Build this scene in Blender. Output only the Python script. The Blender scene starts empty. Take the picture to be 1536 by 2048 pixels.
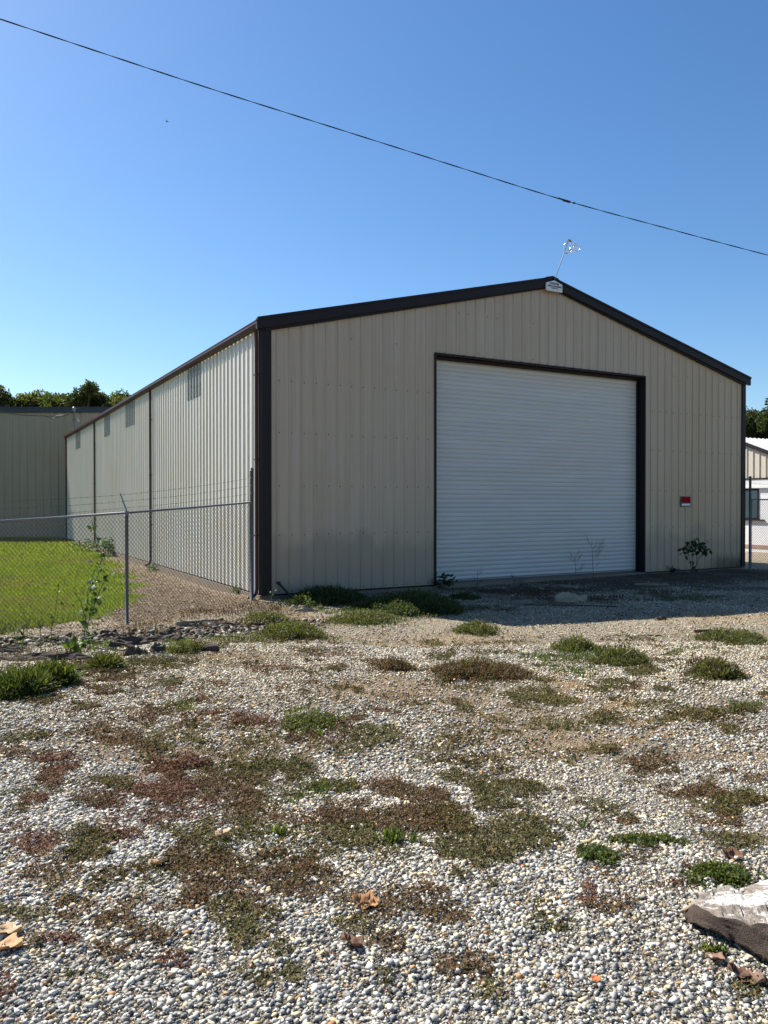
import bpy, math, random
import numpy as np
from mathutils import Vector, Matrix
random.seed(7); rng = np.random.default_rng(7)
scene = bpy.context.scene; C = scene.collection

# ------------------------------------------------------------------ camera constants
F = 1557.0; PITCH = math.atan(15.7 / F); CZ = 2.02
TH = 0.5078; OX, OY = -2.71, 17.35
cT, sT = math.cos(TH), math.sin(TH)
SUN_EL = math.radians(44.0); SUN_AZ = (-0.788, 0.616)

def ray(px, py):
    xc = (px - 768) / F; yc = (1024 - py) / F
    return Vector((xc, math.cos(PITCH) + yc * math.sin(PITCH), -math.sin(PITCH) + yc * math.cos(PITCH)))

def project(x, y, z):
    dz = z - CZ; c, s = math.cos(PITCH), math.sin(PITCH)
    fw = y * c - dz * s; up = y * s + dz * c
    fw = np.maximum(fw, .05)
    return 768 + F * x / fw, 1024 - F * up / fw

# ------------------------------------------------------------------ noise
def hash2(i, j, s=0):
    n = (i.astype(np.int64) * 374761393 + j.astype(np.int64) * 668265263 + s * 1442695041) & 0x7fffffff
    n = ((n ^ (n >> 13)) * 1274126177) & 0x7fffffff
    return ((n ^ (n >> 16)) & 0xffff) / 65535.0
def vnoise(x, y, s=0):
    x = np.asarray(x, float); y = np.asarray(y, float)
    i = np.floor(x); j = np.floor(y); u = x - i; v = y - j
    u = u * u * (3 - 2 * u); v = v * v * (3 - 2 * v)
    a = hash2(i, j, s); b = hash2(i + 1, j, s); c = hash2(i, j + 1, s); d = hash2(i + 1, j + 1, s)
    return (a * (1 - u) + b * u) * (1 - v) + (c * (1 - u) + d * u) * v
def fbm(x, y, s=0, o=4):
    r = 0; a = .5; t = 0
    x = np.asarray(x, float); y = np.asarray(y, float)
    for k in range(o):
        r = r + a * vnoise(x, y, s + k * 17); t += a; a *= .5; x = x * 2.03; y = y * 2.03
    return r / t

# ------------------------------------------------------------------ terrain
def ditch_d(x, y):
    pts = [(-9, 10.7), (-6, 11.3), (-4.2, 12.2), (-2.8, 12.3), (-1.6, 13.6)]
    d = np.full(np.shape(x), 1e9)
    for (ax, ay), (bx, by) in zip(pts[:-1], pts[1:]):
        t = np.clip(((x - ax) * (bx - ax) + (y - ay) * (by - ay)) / ((bx - ax) ** 2 + (by - ay) ** 2), 0, 1)
        d = np.minimum(d, np.hypot(x - ax - t * (bx - ax), y - ay - t * (by - ay)))
    return d
def height(x, y):
    x = np.asarray(x, float); y = np.asarray(y, float)
    h = np.interp(y, [0, 3, 6, 9, 12, 14.5, 17, 30, 80], [.42, .40, .27, .13, -.02, -.09, -.11, -.10, -.12])
    r = np.clip((x - 2) / 5, 0, 1)
    h = h + r * np.interp(y, [8, 14, 24, 60], [0, .05, .04, 0])
    l = np.clip((-3.2 - x) / 1.2, 0, 1)
    h = h + l * np.interp(y, [9, 12, 15, 30, 48], [0, -.06, -.16, -.1, 0])
    dd = ditch_d(x, y)
    h = h - .13 * np.exp(-(dd / .45) ** 2)
    w = np.interp(y, [0, 5, 14, 18, 60], [.5, 1, 1, .35, .4])
    h = h + w * .07 * (fbm(x * .55, y * .55, 3, 3) - .5) * 2 * .6
    h = h + .022 * (fbm(x * 3.1, y * 3.1, 9, 3) - .5) * np.interp(y, [0, 20, 40], [1, 1, 0])
    return h
def at(px, py, dz=0.0):
    d = ray(px, py); t = 5.0
    for _ in range(60):
        x, y = d.x * t, d.y * t
        h = float(height(x, y)) + dz
        tn = (h - CZ) / d.z
        t = t * .5 + tn * .5
    return Vector((d.x * t, d.y * t, float(height(d.x * t, d.y * t))))
def at_depth(px, py, y):
    d = ray(px, py); t = y / d.y
    return Vector((d.x * t, y, CZ + d.z * t))

def loc2w(x, y, z=0):
    return Vector((OX + x * cT - y * sT, OY + x * sT + y * cT, z))
def wall_x(px):     # local x on the gable wall under an image column
    u = (px - 768) / F
    return (OX - u * OY) / (u * sT - cT)
def side_y(px, off=0.0):   # local y on the side wall under an image column
    u = (px - 768) / F
    ox, oy = OX + off * cT, OY + off * sT
    return (ox - u * oy) / (u * cT + sT)

# ------------------------------------------------------------------ object helpers
def tag(o, label=None, cat=None, group=None, kind=None):
    if label: o['label'] = label
    if cat: o['category'] = cat
    if group: o['group'] = group
    if kind: o['kind'] = kind
    return o
def empty(name, loc=(0, 0, 0), rz=0.0):
    o = bpy.data.objects.new(name, None); C.objects.link(o)
    o.location = loc; o.rotation_euler = (0, 0, rz); o.empty_display_size = .2
    return o
def mesh_np(name, V, Fc, mats, parent=None, col=None, mi=None, smooth=False):
    """V (n,3); Fc (m,k) array; col (n,3) point colours"""
    me = bpy.data.meshes.new(name)
    V = np.asarray(V, np.float32); Fc = np.asarray(Fc, np.int32)
    n, k = len(Fc), Fc.shape[1]
    me.vertices.add(len(V)); me.vertices.foreach_set('co', V.ravel())
    me.loops.add(n * k); me.loops.foreach_set('vertex_index', Fc.ravel())
    me.polygons.add(n); me.polygons.foreach_set('loop_start', np.arange(0, n * k, k, dtype=np.int32))
    me.polygons.foreach_set('loop_total', np.full(n, k, np.int32))
    if mi is not None: me.polygons.foreach_set('material_index', np.asarray(mi, np.int32))
    if smooth: me.polygons.foreach_set('use_smooth', np.ones(n, bool))
    if col is not None:
        a = me.color_attributes.new('Col', 'FLOAT_COLOR', 'POINT')
        c = np.ones((len(V), 4), np.float32); c[:, :3] = col
        a.data.foreach_set('color', c.ravel())
    me.update(calc_edges=True)
    for m in (mats if isinstance(mats, (list, tuple)) else [mats]): me.materials.append(m)
    o = bpy.data.objects.new(name, me); C.objects.link(o)
    if parent: o.parent = parent
    return o
class MB:
    def __init__(s): s.v = []; s.f = []; s.m = []; s.sm = []
    def quad(s, a, b, c, d, m=0):
        i = len(s.v); s.v += [tuple(a), tuple(b), tuple(c), tuple(d)]; s.f.append((i, i + 1, i + 2, i + 3)); s.m.append(m); s.sm.append(False)
    def poly(s, pts, m=0):
        i = len(s.v); s.v += [tuple(p) for p in pts]; s.f.append(tuple(range(i, i + len(pts)))); s.m.append(m); s.sm.append(False)
    def box(s, a, b, m=0, R=None):
        x0, y0, z0 = a; x1, y1, z1 = b
        P = [(x0, y0, z0), (x1, y0, z0), (x1, y1, z0), (x0, y1, z0), (x0, y0, z1), (x1, y0, z1), (x1, y1, z1), (x0, y1, z1)]
        if R: P = [tuple(R @ Vector(p)) for p in P]
        i = len(s.v); s.v += P
        for f in [(0, 3, 2, 1), (4, 5, 6, 7), (0, 1, 5, 4), (1, 2, 6, 5), (2, 3, 7, 6), (3, 0, 4, 7)]:
            s.f.append(tuple(i + k for k in f)); s.m.append(m); s.sm.append(False)
    def prism(s, pts, vec, m=0):   # polygon swept along vec
        n = len(pts); i = len(s.v); vec = Vector(vec)
        s.v += [tuple(p) for p in pts] + [tuple(Vector(p) + vec) for p in pts]
        s.f.append(tuple(range(i, i + n))[::-1]); s.f.append(tuple(range(i + n, i + 2 * n)))
        for k in range(n): s.f.append((i + k, i + (k + 1) % n, i + n + (k + 1) % n, i + n + k))
        s.m += [m] * (n + 2); s.sm += [False] * (n + 2)
    def tube(s, path, r, n=6, m=0, cap=True):
        path = [Vector(p) for p in path]
        if not hasattr(r, '__len__'): r = [r] * len(path)
        i0 = len(s.v); up = None
        for k, p in enumerate(path):
            t = (path[min(k + 1, len(path) - 1)] - path[max(k - 1, 0)]).normalized()
            if up is None:
                up = Vector((0, 0, 1)) if abs(t.z) < .9 else Vector((1, 0, 0))
            a = t.cross(up).normalized(); b = t.cross(a).normalized(); up = a.cross(t).normalized() if False else up
            if abs(t.dot(up)) > .95: up = Vector((1, 0, 0)) if abs(t.x) < .9 else Vector((0, 1, 0))
            for q in range(n):
                w = 2 * math.pi * q / n
                s.v.append(tuple(p + a * math.cos(w) * r[k] + b * math.sin(w) * r[k]))
        for k in range(len(path) - 1):
            for q in range(n):
                s.f.append((i0 + k * n + q, i0 + k * n + (q + 1) % n, i0 + (k + 1) * n + (q + 1) % n, i0 + (k + 1) * n + q)); s.m.append(m); s.sm.append(True)
        if cap:
            s.f.append(tuple(i0 + q for q in range(n))); s.f.append(tuple(i0 + (len(path) - 1) * n + q for q in range(n))[::-1]); s.m += [m, m]; s.sm += [False, False]
    def build(s, name, mats, parent=None):
        me = bpy.data.meshes.new(name); me.from_pydata(s.v, [], s.f)
        me.polygons.foreach_set('material_index', s.m); me.polygons.foreach_set('use_smooth', s.sm)
        for m in (mats if isinstance(mats, (list, tuple)) else [mats]): me.materials.append(m)
        me.update()
        o = bpy.data.objects.new(name, me); C.objects.link(o)
        if parent: o.parent = parent
        return o

# ------------------------------------------------------------------ materials
def newmat(name):
    m = bpy.data.materials.new(name); m.use_nodes = True
    nt = m.node_tree; b = nt.nodes['Principled BSDF']
    return m, nt, b
def nd(nt, t, **kw):
    n = nt.nodes.new(t)
    for k, v in kw.items(): setattr(n, k, v)
    return n
def mixc(nt, fac, a, b, mode='MIX'):
    n = nt.nodes.new('ShaderNodeMix'); n.data_type = 'RGBA'; n.blend_type = mode
    for s, v in ((n.inputs[0], fac), (n.inputs[6], a), (n.inputs[7], b)):
        if isinstance(v, (int, float)): s.default_value = v
        elif isinstance(v, tuple): s.default_value = (*v, 1) if len(v) == 3 else v
        else: nt.links.new(v, s)
    return n.outputs[2]
def ramp(nt, v, stops):
    r = nt.nodes.new('ShaderNodeValToRGB'); e = r.color_ramp.elements
    while len(e) < len(stops): e.new(.5)
    for k, (p, c) in enumerate(stops):
        e[k].position = p; e[k].color = (c, c, c, 1) if isinstance(c, (int, float)) else (*c, 1)
    nt.links.new(v, r.inputs[0]); return r.outputs[0]
def noise(nt, scale, vec=None, detail=4, rough=.55):
    n = nt.nodes.new('ShaderNodeTexNoise'); n.inputs['Scale'].default_value = scale; n.inputs['Detail'].default_value = detail; n.inputs['Roughness'].default_value = rough
    if vec is not None: nt.links.new(vec, n.inputs['Vector'])
    return n.outputs['Fac']
def objco(nt, scale=None):
    t = nt.nodes.new('ShaderNodeTexCoord'); o = t.outputs['Object']
    if scale:
        m = nt.nodes.new('ShaderNodeMapping'); m.inputs['Scale'].default_value = scale; nt.links.new(o, m.inputs['Vector']); o = m.outputs['Vector']
    return o
def bump(nt, b, hsock, strength=.3, dist=.01):
    n = nt.nodes.new('ShaderNodeBump'); n.inputs['Strength'].default_value = strength; n.inputs['Distance'].default_value = dist
    nt.links.new(hsock, n.inputs['Height']); nt.links.new(n.outputs['Normal'], b.inputs['Normal'])
def simple(name, c, rough=.5, metal=0, var=.12, scale=3, spec=.5, stretch=None, bmp=0):
    m, nt, b = newmat(name)
    f = noise(nt, scale, objco(nt, stretch))
    col = mixc(nt, f, tuple(x * (1 - var) for x in c), tuple(min(1, x * (1 + var)) for x in c))
    nt.links.new(col, b.inputs['Base Color'])
    b.inputs['Roughness'].default_value = rough; b.inputs['Metallic'].default_value = metal; b.inputs['Specular IOR Level'].default_value = spec
    if bmp: bump(nt, b, noise(nt, scale * 6, objco(nt, stretch)), bmp, .01)
    return m
def vcol(name, rough=.8, spec=.3, trans=0.0, var=0.0, nscale=200, bmp=0):
    m, nt, b = newmat(name)
    a = nd(nt, 'ShaderNodeVertexColor', layer_name='Col')
    c = a.outputs['Color']
    if var:
        f = noise(nt, nscale, objco(nt))
        c = mixc(nt, 1.0, c, ramp(nt, f, [(.3, 1 - var), (.7, 1 + var * .5)]), 'MULTIPLY')
    nt.links.new(c, b.inputs['Base Color']); b.inputs['Roughness'].default_value = rough; b.inputs['Specular IOR Level'].default_value = spec
    if bmp: bump(nt, b, noise(nt, nscale, objco(nt)), bmp, .003)
    if trans:
        t = nd(nt, 'ShaderNodeBsdfTranslucent'); t.inputs['Color'].default_value = (1, 1, 1, 1)
        cc = mixc(nt, 1.0, c, (1.5, 1.6, .5), 'MULTIPLY'); nt.links.new(cc, t.inputs['Color'])
        mx = nd(nt, 'ShaderNodeMixShader'); mx.inputs[0].default_value = trans
        nt.links.new(b.outputs[0], mx.inputs[1]); nt.links.new(t.outputs[0], mx.inputs[2])
        nt.links.new(mx.outputs[0], nt.nodes['Material Output'].inputs['Surface'])
    return m

def panel_mat(name, c, stain=False, algae=False, rough=.38):
    m, nt, b = newmat(name)
    st = noise(nt, 1.0, objco(nt, (9, 9, .25)), 5)
    big = noise(nt, .5, objco(nt), 3)
    col = mixc(nt, ramp(nt, st, [(.35, 0), (.75, 1)]), tuple(x * 1.05 for x in c), (c[0] * .86, c[1] * .83, c[2] * .76))
    col = mixc(nt, ramp(nt, big, [(.45, 0), (.8, .5)]), col, (c[0] * .95, c[1] * .87, c[2] * .68))
    t = nd(nt, 'ShaderNodeTexCoord'); sp = nd(nt, 'ShaderNodeSeparateXYZ'); nt.links.new(t.outputs['Object'], sp.inputs[0])
    if stain:   # yellowed panels towards the right of the door
        g = ramp(nt, nd_math(nt, 'DIVIDE', sp.outputs['X'], 16.5), [(.70, 0), (.86, .55), (.95, .35)])
        col = mixc(nt, g, col, (c[0] * .92, c[1] * .82, c[2] * .60))
        # grime rising from the base, rough edged
        zn = nd_math(nt, 'SUBTRACT', sp.outputs['Z'], nd_math(nt, 'MULTIPLY', noise(nt, 1.3, objco(nt, (1, 1, .4)), 4), 1.9))
        gr = ramp(nt, zn, [(0.0, .55), (.45, 0)])
        col = mixc(nt, gr, col, (c[0] * .55, c[1] * .56, c[2] * .58))
    if algae:
        al = noise(nt, 1.0, objco(nt, (26, 26, 1.2)), 4, .7)
        zz = nd_math(nt, 'ADD', nd_math(nt, 'MULTIPLY', sp.outputs['Z'], -1.25), nd_math(nt, 'MULTIPLY', al, 1.5))
        xx = ramp(nt, nd_math(nt, 'DIVIDE', sp.outputs['X'], 16.5), [(.885, 0), (.93, .75), (.995, 1)])
        f = nd_math(nt, 'MULTIPLY', ramp(nt, zz, [(.22, 0), (.48, .95)]), xx)
        col = mixc(nt, f, col, (.05, .055, .03))
    nt.links.new(col, b.inputs['Base Color']); b.inputs['Roughness'].default_value = rough; b.inputs['Specular IOR Level'].default_value = .4
    bump(nt, b, noise(nt, 1.6, objco(nt, (1, 1, .8)), 2), .25, .02)
    return m
def nd_math(nt, op, a, b_=None):
    n = nt.nodes.new('ShaderNodeMath'); n.operation = op
    for s, v in ((n.inputs[0], a), (n.inputs[1], b_)):
        if v is None: continue
        if isinstance(v, (int, float)): s.default_value = v
        else: nt.links.new(v, s)
    return n.outputs[0]

M = {}
M['wall'] = panel_mat('tan_panel_shaded', (.49, .385, .285), True, True)  # darker than the same building's side wall: shade put into the colour
M['side'] = panel_mat('pale_panel_sunlit', (.70, .66, .58))  # paler than the gable wall: sunlight put into the colour
M['far'] = panel_mat('grey_green_panel', (.32, .275, .195))
M['neigh'] = panel_mat('cream_metal_panel', (.62, .57, .47))
M['brown'] = simple('dark_brown_trim', (.017, .011, .012), .55, 0, .2, 2, .25)
M['brown_lit'] = simple('sunlit_brown_trim', (.075, .034, .028), .45, 0, .25, 2, .25)  # trim brown again, with sunlight put into the lighter, redder tone
M['screw'] = simple('screw_head', (.03, .026, .024), .6)
M['concrete'] = simple('foundation_concrete', (.21, .165, .12), .9, 0, .35, 4, .2, None, .6)
M['roof'] = simple('roof_metal', (.42, .40, .36), .45, 0, .15, 1.5)
M['navy'] = simple('navy_fascia', (.018, .028, .042), .4, 0, .2, 1)
M['galv'] = simple('galvanised_steel', (.20, .205, .215), .55, .4, .2, 8)
M['galv_dark'] = simple('dull_galvanised_steel', (.11, .12, .135), .6, .3, .25, 8)
M['wire'] = simple('fence_wire', (.06, .065, .065), .6, .2, .2, 20)
M['black'] = simple('black_rubber', (.012, .012, .014), .5)
M['white'] = simple('white_paint', (.72, .72, .70), .5, 0, .06, 2)
M['aerial'] = simple('bare_aluminium', (.75, .76, .78), .25, .85, .1, 8)
M['wood'] = simple('weathered_wood', (.26, .21, .15), .9, 0, .35, 5, .2, (1, 8, 8), .5)
M['asphalt'] = simple('broken_asphalt', (.072, .058, .046), .95, 0, .5, 9, .2, None, 1.0)
M['rock'] = simple('pale_limestone', (.40, .37, .31), .9, 0, .3, 14, .2, None, .8)
M['sandstone'] = simple('tan_sandstone', (.34, .28, .19), .95, 0, .3, 8, .2, None, .8)
M['stem'] = simple('weed_stem', (.10, .12, .045), .8, 0, .3, 9)
M['twig'] = simple('dead_twig', (.075, .055, .042), .9, 0, .3, 9)
M['rust'] = simple('rusty_wire', (.20, .075, .035), .8, 0, .3, 9)
M['leaf'] = vcol('green_leaf', .55, .35, .35)
M['treeleaf'] = vcol('tree_leaf', .7, .2, .4)
M['grass'] = vcol('grass_blade', .6, .3, .45)
M['mat'] = vcol('creeping_weed_leaf', .75, .2, .15)
M['stone'] = vcol('gravel_stone', .85, .25, 0, .22, 90, .25)
M['bark'] = simple('tree_bark', (.10, .08, .06), .95, 0, .3, 3, .2, (4, 4, 1), .8)
M['glass'] = simple('dusty_window_glass', (.05, .085, .10), .15, 0, .2, 1.5, .8)
M['block'] = simple('white_block_paint', (.74, .74, .76), .8, 0, .05, 2, .3, None, .15)
M['redsoil'] = simple('red_clay_stain', (.36, .22, .17), .9, 0, .3, 3)
M['sign_red'] = simple('sign_red', (.30, .008, .010), .8, 0, .1, 3, .05)
M['sign_black'] = simple('sign_black', (.012, .012, .014), .5)
M['deadleaf'] = vcol('dead_leaf', .7, .3, .2)

# roll-up door slats
m, nt, b = newmat('white_door_slat')
f = noise(nt, 1, objco(nt, (.5, 1, 5)), 4)
col = mixc(nt, ramp(nt, f, [(.3, 0), (.7, 1)]), (.54, .51, .47), (.60, .57, .53))
sp = nd(nt, 'ShaderNodeSeparateXYZ'); nt.links.new(objco(nt), sp.inputs[0])
cream = ramp(nt, nd_math(nt, 'DIVIDE', sp.outputs['Z'], 6.0), [(.88, 0), (.95, .8)])  # light reflected onto the top slats, put into their colour
col = mixc(nt, cream, col, (.62, .55, .44))
blu = ramp(nt, nd_math(nt, 'DIVIDE', sp.outputs['Z'], 6.0), [(0, .35), (.2, 0)])
col = mixc(nt, blu, col, (.42, .43, .43))
nt.links.new(col, b.inputs['Base Color']); b.inputs['Roughness'].default_value = .33
bump(nt, b, noise(nt, 1, objco(nt, (.8, 1, 3)), 2), .12, .01)
M['door'] = m
# translucent fibreglass light panel
m, nt, b = newmat('fibreglass_light_panel')
f = noise(nt, 30, objco(nt, (1, 1, .6)), 5, .7)
nt.links.new(mixc(nt, ramp(nt, f, [(.35, 0), (.65, 1)]), (.17, .17, .15), (.42, .42, .38)), b.inputs['Base Color']); b.inputs['Roughness'].default_value = .5
M['fibre'] = m
# weathered slab with lichen
m, nt, b = newmat('weathered_stump_wood')
co = objco(nt, (6, 2.0, 6)); g = noise(nt, 7, co, 8, .7)
col = mixc(nt, ramp(nt, g, [(.3, 0), (.7, 1)]), (.13, .105, .085), (.40, .345, .285))
geo = nd(nt, 'ShaderNodeNewGeometry'); sp = nd(nt, 'ShaderNodeSeparateXYZ'); nt.links.new(geo.outputs['Normal'], sp.inputs[0])
l = noise(nt, 5.5, objco(nt, (1, 1.8, 1)), 5, .65)
vo = nd(nt, 'ShaderNodeTexVoronoi'); vo.inputs['Scale'].default_value = 55; nt.links.new(objco(nt, (1, 1.3, 1)), vo.inputs['Vector'])
lic = nd_math(nt, 'MULTIPLY', ramp(nt, l, [(.50, 0), (.57, 1)]), ramp(nt, vo.outputs['Distance'], [(.26, 0), (.40, 1)]))
lic = nd_math(nt, 'MULTIPLY', lic, ramp(nt, sp.outputs['Z'], [(.80, 0), (.90, 1)]))
spo = nd(nt, 'ShaderNodeSeparateXYZ'); nt.links.new(objco(nt), spo.inputs[0]); lic = nd_math(nt, 'MULTIPLY', lic, ramp(nt, nd_math(nt, 'MULTIPLY', spo.outputs['Z'], 10.0), [(-.5, 1), (.4, 1)]))
col = mixc(nt, lic, col, (.78, .76, .72))
nt.links.new(col, b.inputs['Base Color']); b.inputs['Roughness'].default_value = .95; b.inputs['Specular IOR Level'].default_value = .15
bump(nt, b, g, 1.0, .02)
M['stump'] = m
M['stumpbark'] = simple('dark_split_wood', (.075, .056, .044), .95, 0, .5, 6, .15, (6, 2, 9), 1.0)

# ------------------------------------------------------------------ vegetation / dirt patch map (read off the ground in the photograph)
# px, py, rx, ry, kind, strength    kinds: b brown mat, r reddish mat, o olive mat, g green weeds, k dark red tall, d orange dirt
PATCH = [(615,1451,52,24,'g',1),(720,1434,45,14,'b',1),(767,1481,55,22,'o',1),(828,1413,35,12,'o',1),(693,1501,38,10,'o',1),(560,1545,60,22,'o',.9),
(625,1590,48,22,'g',.9),(690,1576,28,12,'o',1),(805,1587,65,20,'b',1),(690,1634,55,20,'b',1),(865,1650,80,28,'b',1),(703,1692,62,40,'o',1),(567,1698,60,25,'b',.9),
(940,1698,78,45,'o',1),(987,1597,35,36,'o',1),(925,1552,25,14,'o',.8),(585,1760,98,36,'b',1),(520,1800,50,42,'b',1),(740,1810,60,30,'b',.7),(842,1800,62,32,'b',.8),
(550,1850,40,25,'o',.7),(780,1890,34,22,'b',.7),(700,1855,40,15,'o',.7),(913,1928,55,25,'b',.8),(555,1908,25,18,'o',.8),(578,1962,25,20,'o',.8),(520,1968,22,16,'o',.8),(975,1990,28,16,'o',.8),(770,1960,18,12,'o',.7),
(369,1413,48,12,'g',1),(169,1413,30,6,'o',1),(45,1478,45,8,'o',1),(30,1505,50,9,'b',1),(108,1518,40,10,'r',1),(112,1552,38,20,'r',1),(257,1481,52,20,'b',1),(383,1468,48,20,'o',1),(315,1481,28,12,'o',1),
(450,1440,60,12,'r',.9),(338,1535,52,18,'r',1),(162,1600,45,18,'b',1),(223,1566,34,12,'o',1),(50,1596,36,10,'r',1),(325,1580,58,18,'r',1),(440,1569,52,20,'b',1),(490,1610,30,25,'b',.9),
(190,1688,45,28,'o',1),(85,1678,48,18,'r',1),(281,1674,38,14,'r',.9),(400,1688,45,26,'o',1),(484,1657,30,30,'o',1),(406,1762,92,46,'b',1),(237,1823,72,28,'b',1),(305,1864,38,20,'b',1),(474,1857,44,52,'o',1),
(50,1830,60,14,'o',.8),(118,1880,44,12,'r',.8),(78,1891,20,14,'o',.9),(237,1908,48,20,'b',.7),(490,1948,20,22,'o',.8),(345,1930,22,14,'r',.9),(140,1955,20,12,'o',.6),(10,1980,18,30,'r',.7),(200,1962,15,10,'o',.6),
(1038,1594,50,28,'o',1),(1170,1504,60,8,'o',1),(1060,1667,70,36,'o',1),(1390,1577,50,12,'b',1),(1453,1594,45,20,'o',1),(1480,1675,45,30,'o',.8),(1240,1640,35,8,'b',.7),(1300,1530,60,18,'b',.6),
(1155,1740,25,12,'b',.7),(1227,1808,50,18,'b',.6),(1105,1840,55,22,'o',.7),(1175,1780,15,25,'r',.7),(1490,1985,45,20,'o',.8),(1270,1955,15,8,'b',.8),
(642,1308,55,10,'o',1),(764,1293,15,5,'o',1),(862,1290,20,6,'o',1),(916,1295,20,6,'o',1),(882,1313,38,8,'o',1),(974,1307,45,7,'o',1),(744,1330,22,5,'o',1),(669,1339,20,5,'o',1),(920,1417,25,8,'o',1),
(1118,1312,88,18,'g',.9),(1145,1342,48,12,'g',.9),(1304,1343,34,12,'o',1),(1392,1329,30,10,'k',.8),(1232,1364,25,9,'o',1),(1327,1380,20,7,'o',1),(1497,1413,40,14,'g',.9),(1422,1424,55,12,'o',1),(1507,1385,28,9,'o',1),
(1202,1383,20,10,'g',.8),(1205,1441,40,12,'o',1),(1060,1397,50,28,'o',1),(1118,1410,40,12,'o',1),(1337,1434,30,9,'o',1),(1459,1461,20,7,'o',1),(1124,1458,16,6,'g',.8),(1361,1302,20,7,'g',.8),
(1128,1380,45,18,'d',1),(1220,1410,62,16,'d',1),(1273,1390,34,12,'d',1),(1337,1451,70,20,'d',.7),(1470,1500,90,18,'d',.45),(300,1345,110,26,'d',.5),(600,1222,32,12,'d',.9),(760,1370,60,14,'d',.45),(1440,1235,120,12,'d',.5),
(62,1283,68,12,'g',1),(145,1337,30,9,'g',1),(185,1382,60,12,'b',1),(40,1402,60,6,'o',1),(310,1334,40,8,'o',1),(331,1369,40,10,'o',1),(235,1355,40,14,'b',1),
(362,1291,28,12,'g',.9),(528,1236,38,10,'g',.9),(340,1212,25,6,'o',1),(331,1184,15,5,'g',1),(312,1144,22,6,'g',1),(590,1500,200,30,'r',.35),(200,1520,220,50,'r',.35),(380,1640,160,30,'r',.4),
(690,1222,50,12,'g',1),(750,1242,45,11,'g',1),(640,1198,45,8,'g',.9),(1360,1197,55,6,'g',.7),(1500,1160,40,6,'g',.6),(1200,1200,80,5,'k',.8),(1330,1185,60,4,'k',.7),(1430,1190,60,5,'o',.7),(1130,1180,70,4,'k',.8),(980,1215,60,6,'o',.7),(340,1180,30,6,'g',.7),(380,1205,40,6,'o',.8),(420,1225,40,5,'k',.6),(1080,1190,60,5,'k',.6),(1010,1182,50,5,'k',.7),(950,1262,36,8,'g',1),(120,1345,120,12,'o',.9),(330,1322,80,9,'o',.8),(455,1278,60,10,'g',.8),(200,1290,70,12,'g',.7),(470,1258,70,9,'k',.9),(300,1262,60,10,'k',.8),(110,1312,90,9,'k',.8),(560,1215,40,6,'k',.7),(420,1292,50,8,'o',.8)]
KIND = {'b': 0, 'r': 1, 'o': 2, 'g': 3, 'k': 4, 'd': 5}
def patch_masks(x, y, z=None):
    if z is None: z = height(x, y)
    px, py = project(x, y, z)
    wob = (fbm(x * 2.2, y * 2.2, 31, 4) - .5)
    wu = (fbm(x * 3.1, y * 3.1, 131, 3) - .5) * 2.2; wv = (fbm(x * 3.1, y * 3.1, 137, 3) - .5) * 2.2
    wob2 = (fbm(x * 9, y * 9, 37, 3) - .5)
    out = np.zeros((6,) + np.shape(x))
    for (cx, cy, rx, ry, k, s) in PATCH:
        sel = (np.abs(px - cx) < rx * 2) & (np.abs(py - cy) < ry * 2)
        if not sel.any(): continue
        q = ((px[sel] - cx) / rx + wu[sel]) ** 2 + ((py[sel] - cy) / ry + wv[sel]) ** 2
        v = 1.2 + .5 * np.clip((cy - 1400) / 80, 0, 1) - q + 2.4 * wob[sel] + 3.4 * wob2[sel]
        v = np.clip(v * 1.1, 0, 1) * s
        a = out[KIND[k]]; a[sel] = np.maximum(a[sel], v)
    zone = np.clip((y - 2.6) / .8, 0, 1) * np.clip((13.5 - y) / 2, 0, 1)
    for k, sd_, fr, th in ((0, 411, 1.7, .60), (1, 417, 1.9, .62), (2, 423, 1.6, .59), (5, 431, .7, .52)):
        v = np.clip((fbm(x * fr, y * fr, sd_, 3) - th) * 7 + wob2 * 3.8, 0, 1) * .5 * zone
        if k == 1: v = v * np.clip((1.5 - x) / 2, 0, 1)
        out[k] = np.maximum(out[k], v)
    return out, px, py
def lawn_mask(x, y):
    bx = np.interp(y, [11.8, 12.3, 15.2, 16.7, 21.3, 28.3, 42, 49], [-9, -6.6, -5.5, -5.4, -6.6, -9.4, -16.3, -18.5])
    w = (fbm(x * 1.2, y * 1.2, 51, 4) - .5) * 1.6
    m = np.clip((bx - x + w * 1.2) / .5, 0, 1) * np.clip((y - 11.9 - w * .4) / .4, 0, 1)
    return m

# ------------------------------------------------------------------ terrain sheet
def lines(a, b, s, lo, hi, g=1.22):
    xs = list(np.arange(a, b + 1e-6, s)); st = s; v = xs[0]
    while v > lo: st *= g; v -= st; xs.insert(0, max(v, lo))
    st = s; v = xs[-1]
    while v < hi: st *= g; v += st; xs.append(min(v, hi))
    return np.array(xs)
gx = lines(-7.5, 12, .07, -700, 700); gy = lines(1.6, 19, .06, -300, 900)
X, Y = np.meshgrid(gx, gy); Z = height(X, Y)
nx, ny = len(gx), len(gy)
idx = np.arange(nx * ny).reshape(ny, nx)
FQ = np.stack([idx[:-1, :-1], idx[:-1, 1:], idx[1:, 1:], idx[1:, :-1]], -1).reshape(-1, 4)
ms, _, _ = patch_masks(X, Y, Z); lw = lawn_mask(X, Y)
n1 = fbm(X * 1.1, Y * 1.1, 71, 4)[..., None]; n2 = fbm(X * .35, Y * .35, 77, 3)[..., None]
n3 = fbm(X * 6, Y * 6, 79, 3)[..., None]
g0 = np.array([.23, .205, .165]) * (1 - n1) + np.array([.33, .275, .20]) * n1
g0 = g0 * (.65 + .7 * n3)
far = np.clip((Y - 8) / 6, 0, 1)[..., None]
g0 = g0 * (1 - far) + far * np.array([.44, .37, .265]) * (.78 + .4 * n3)
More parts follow.
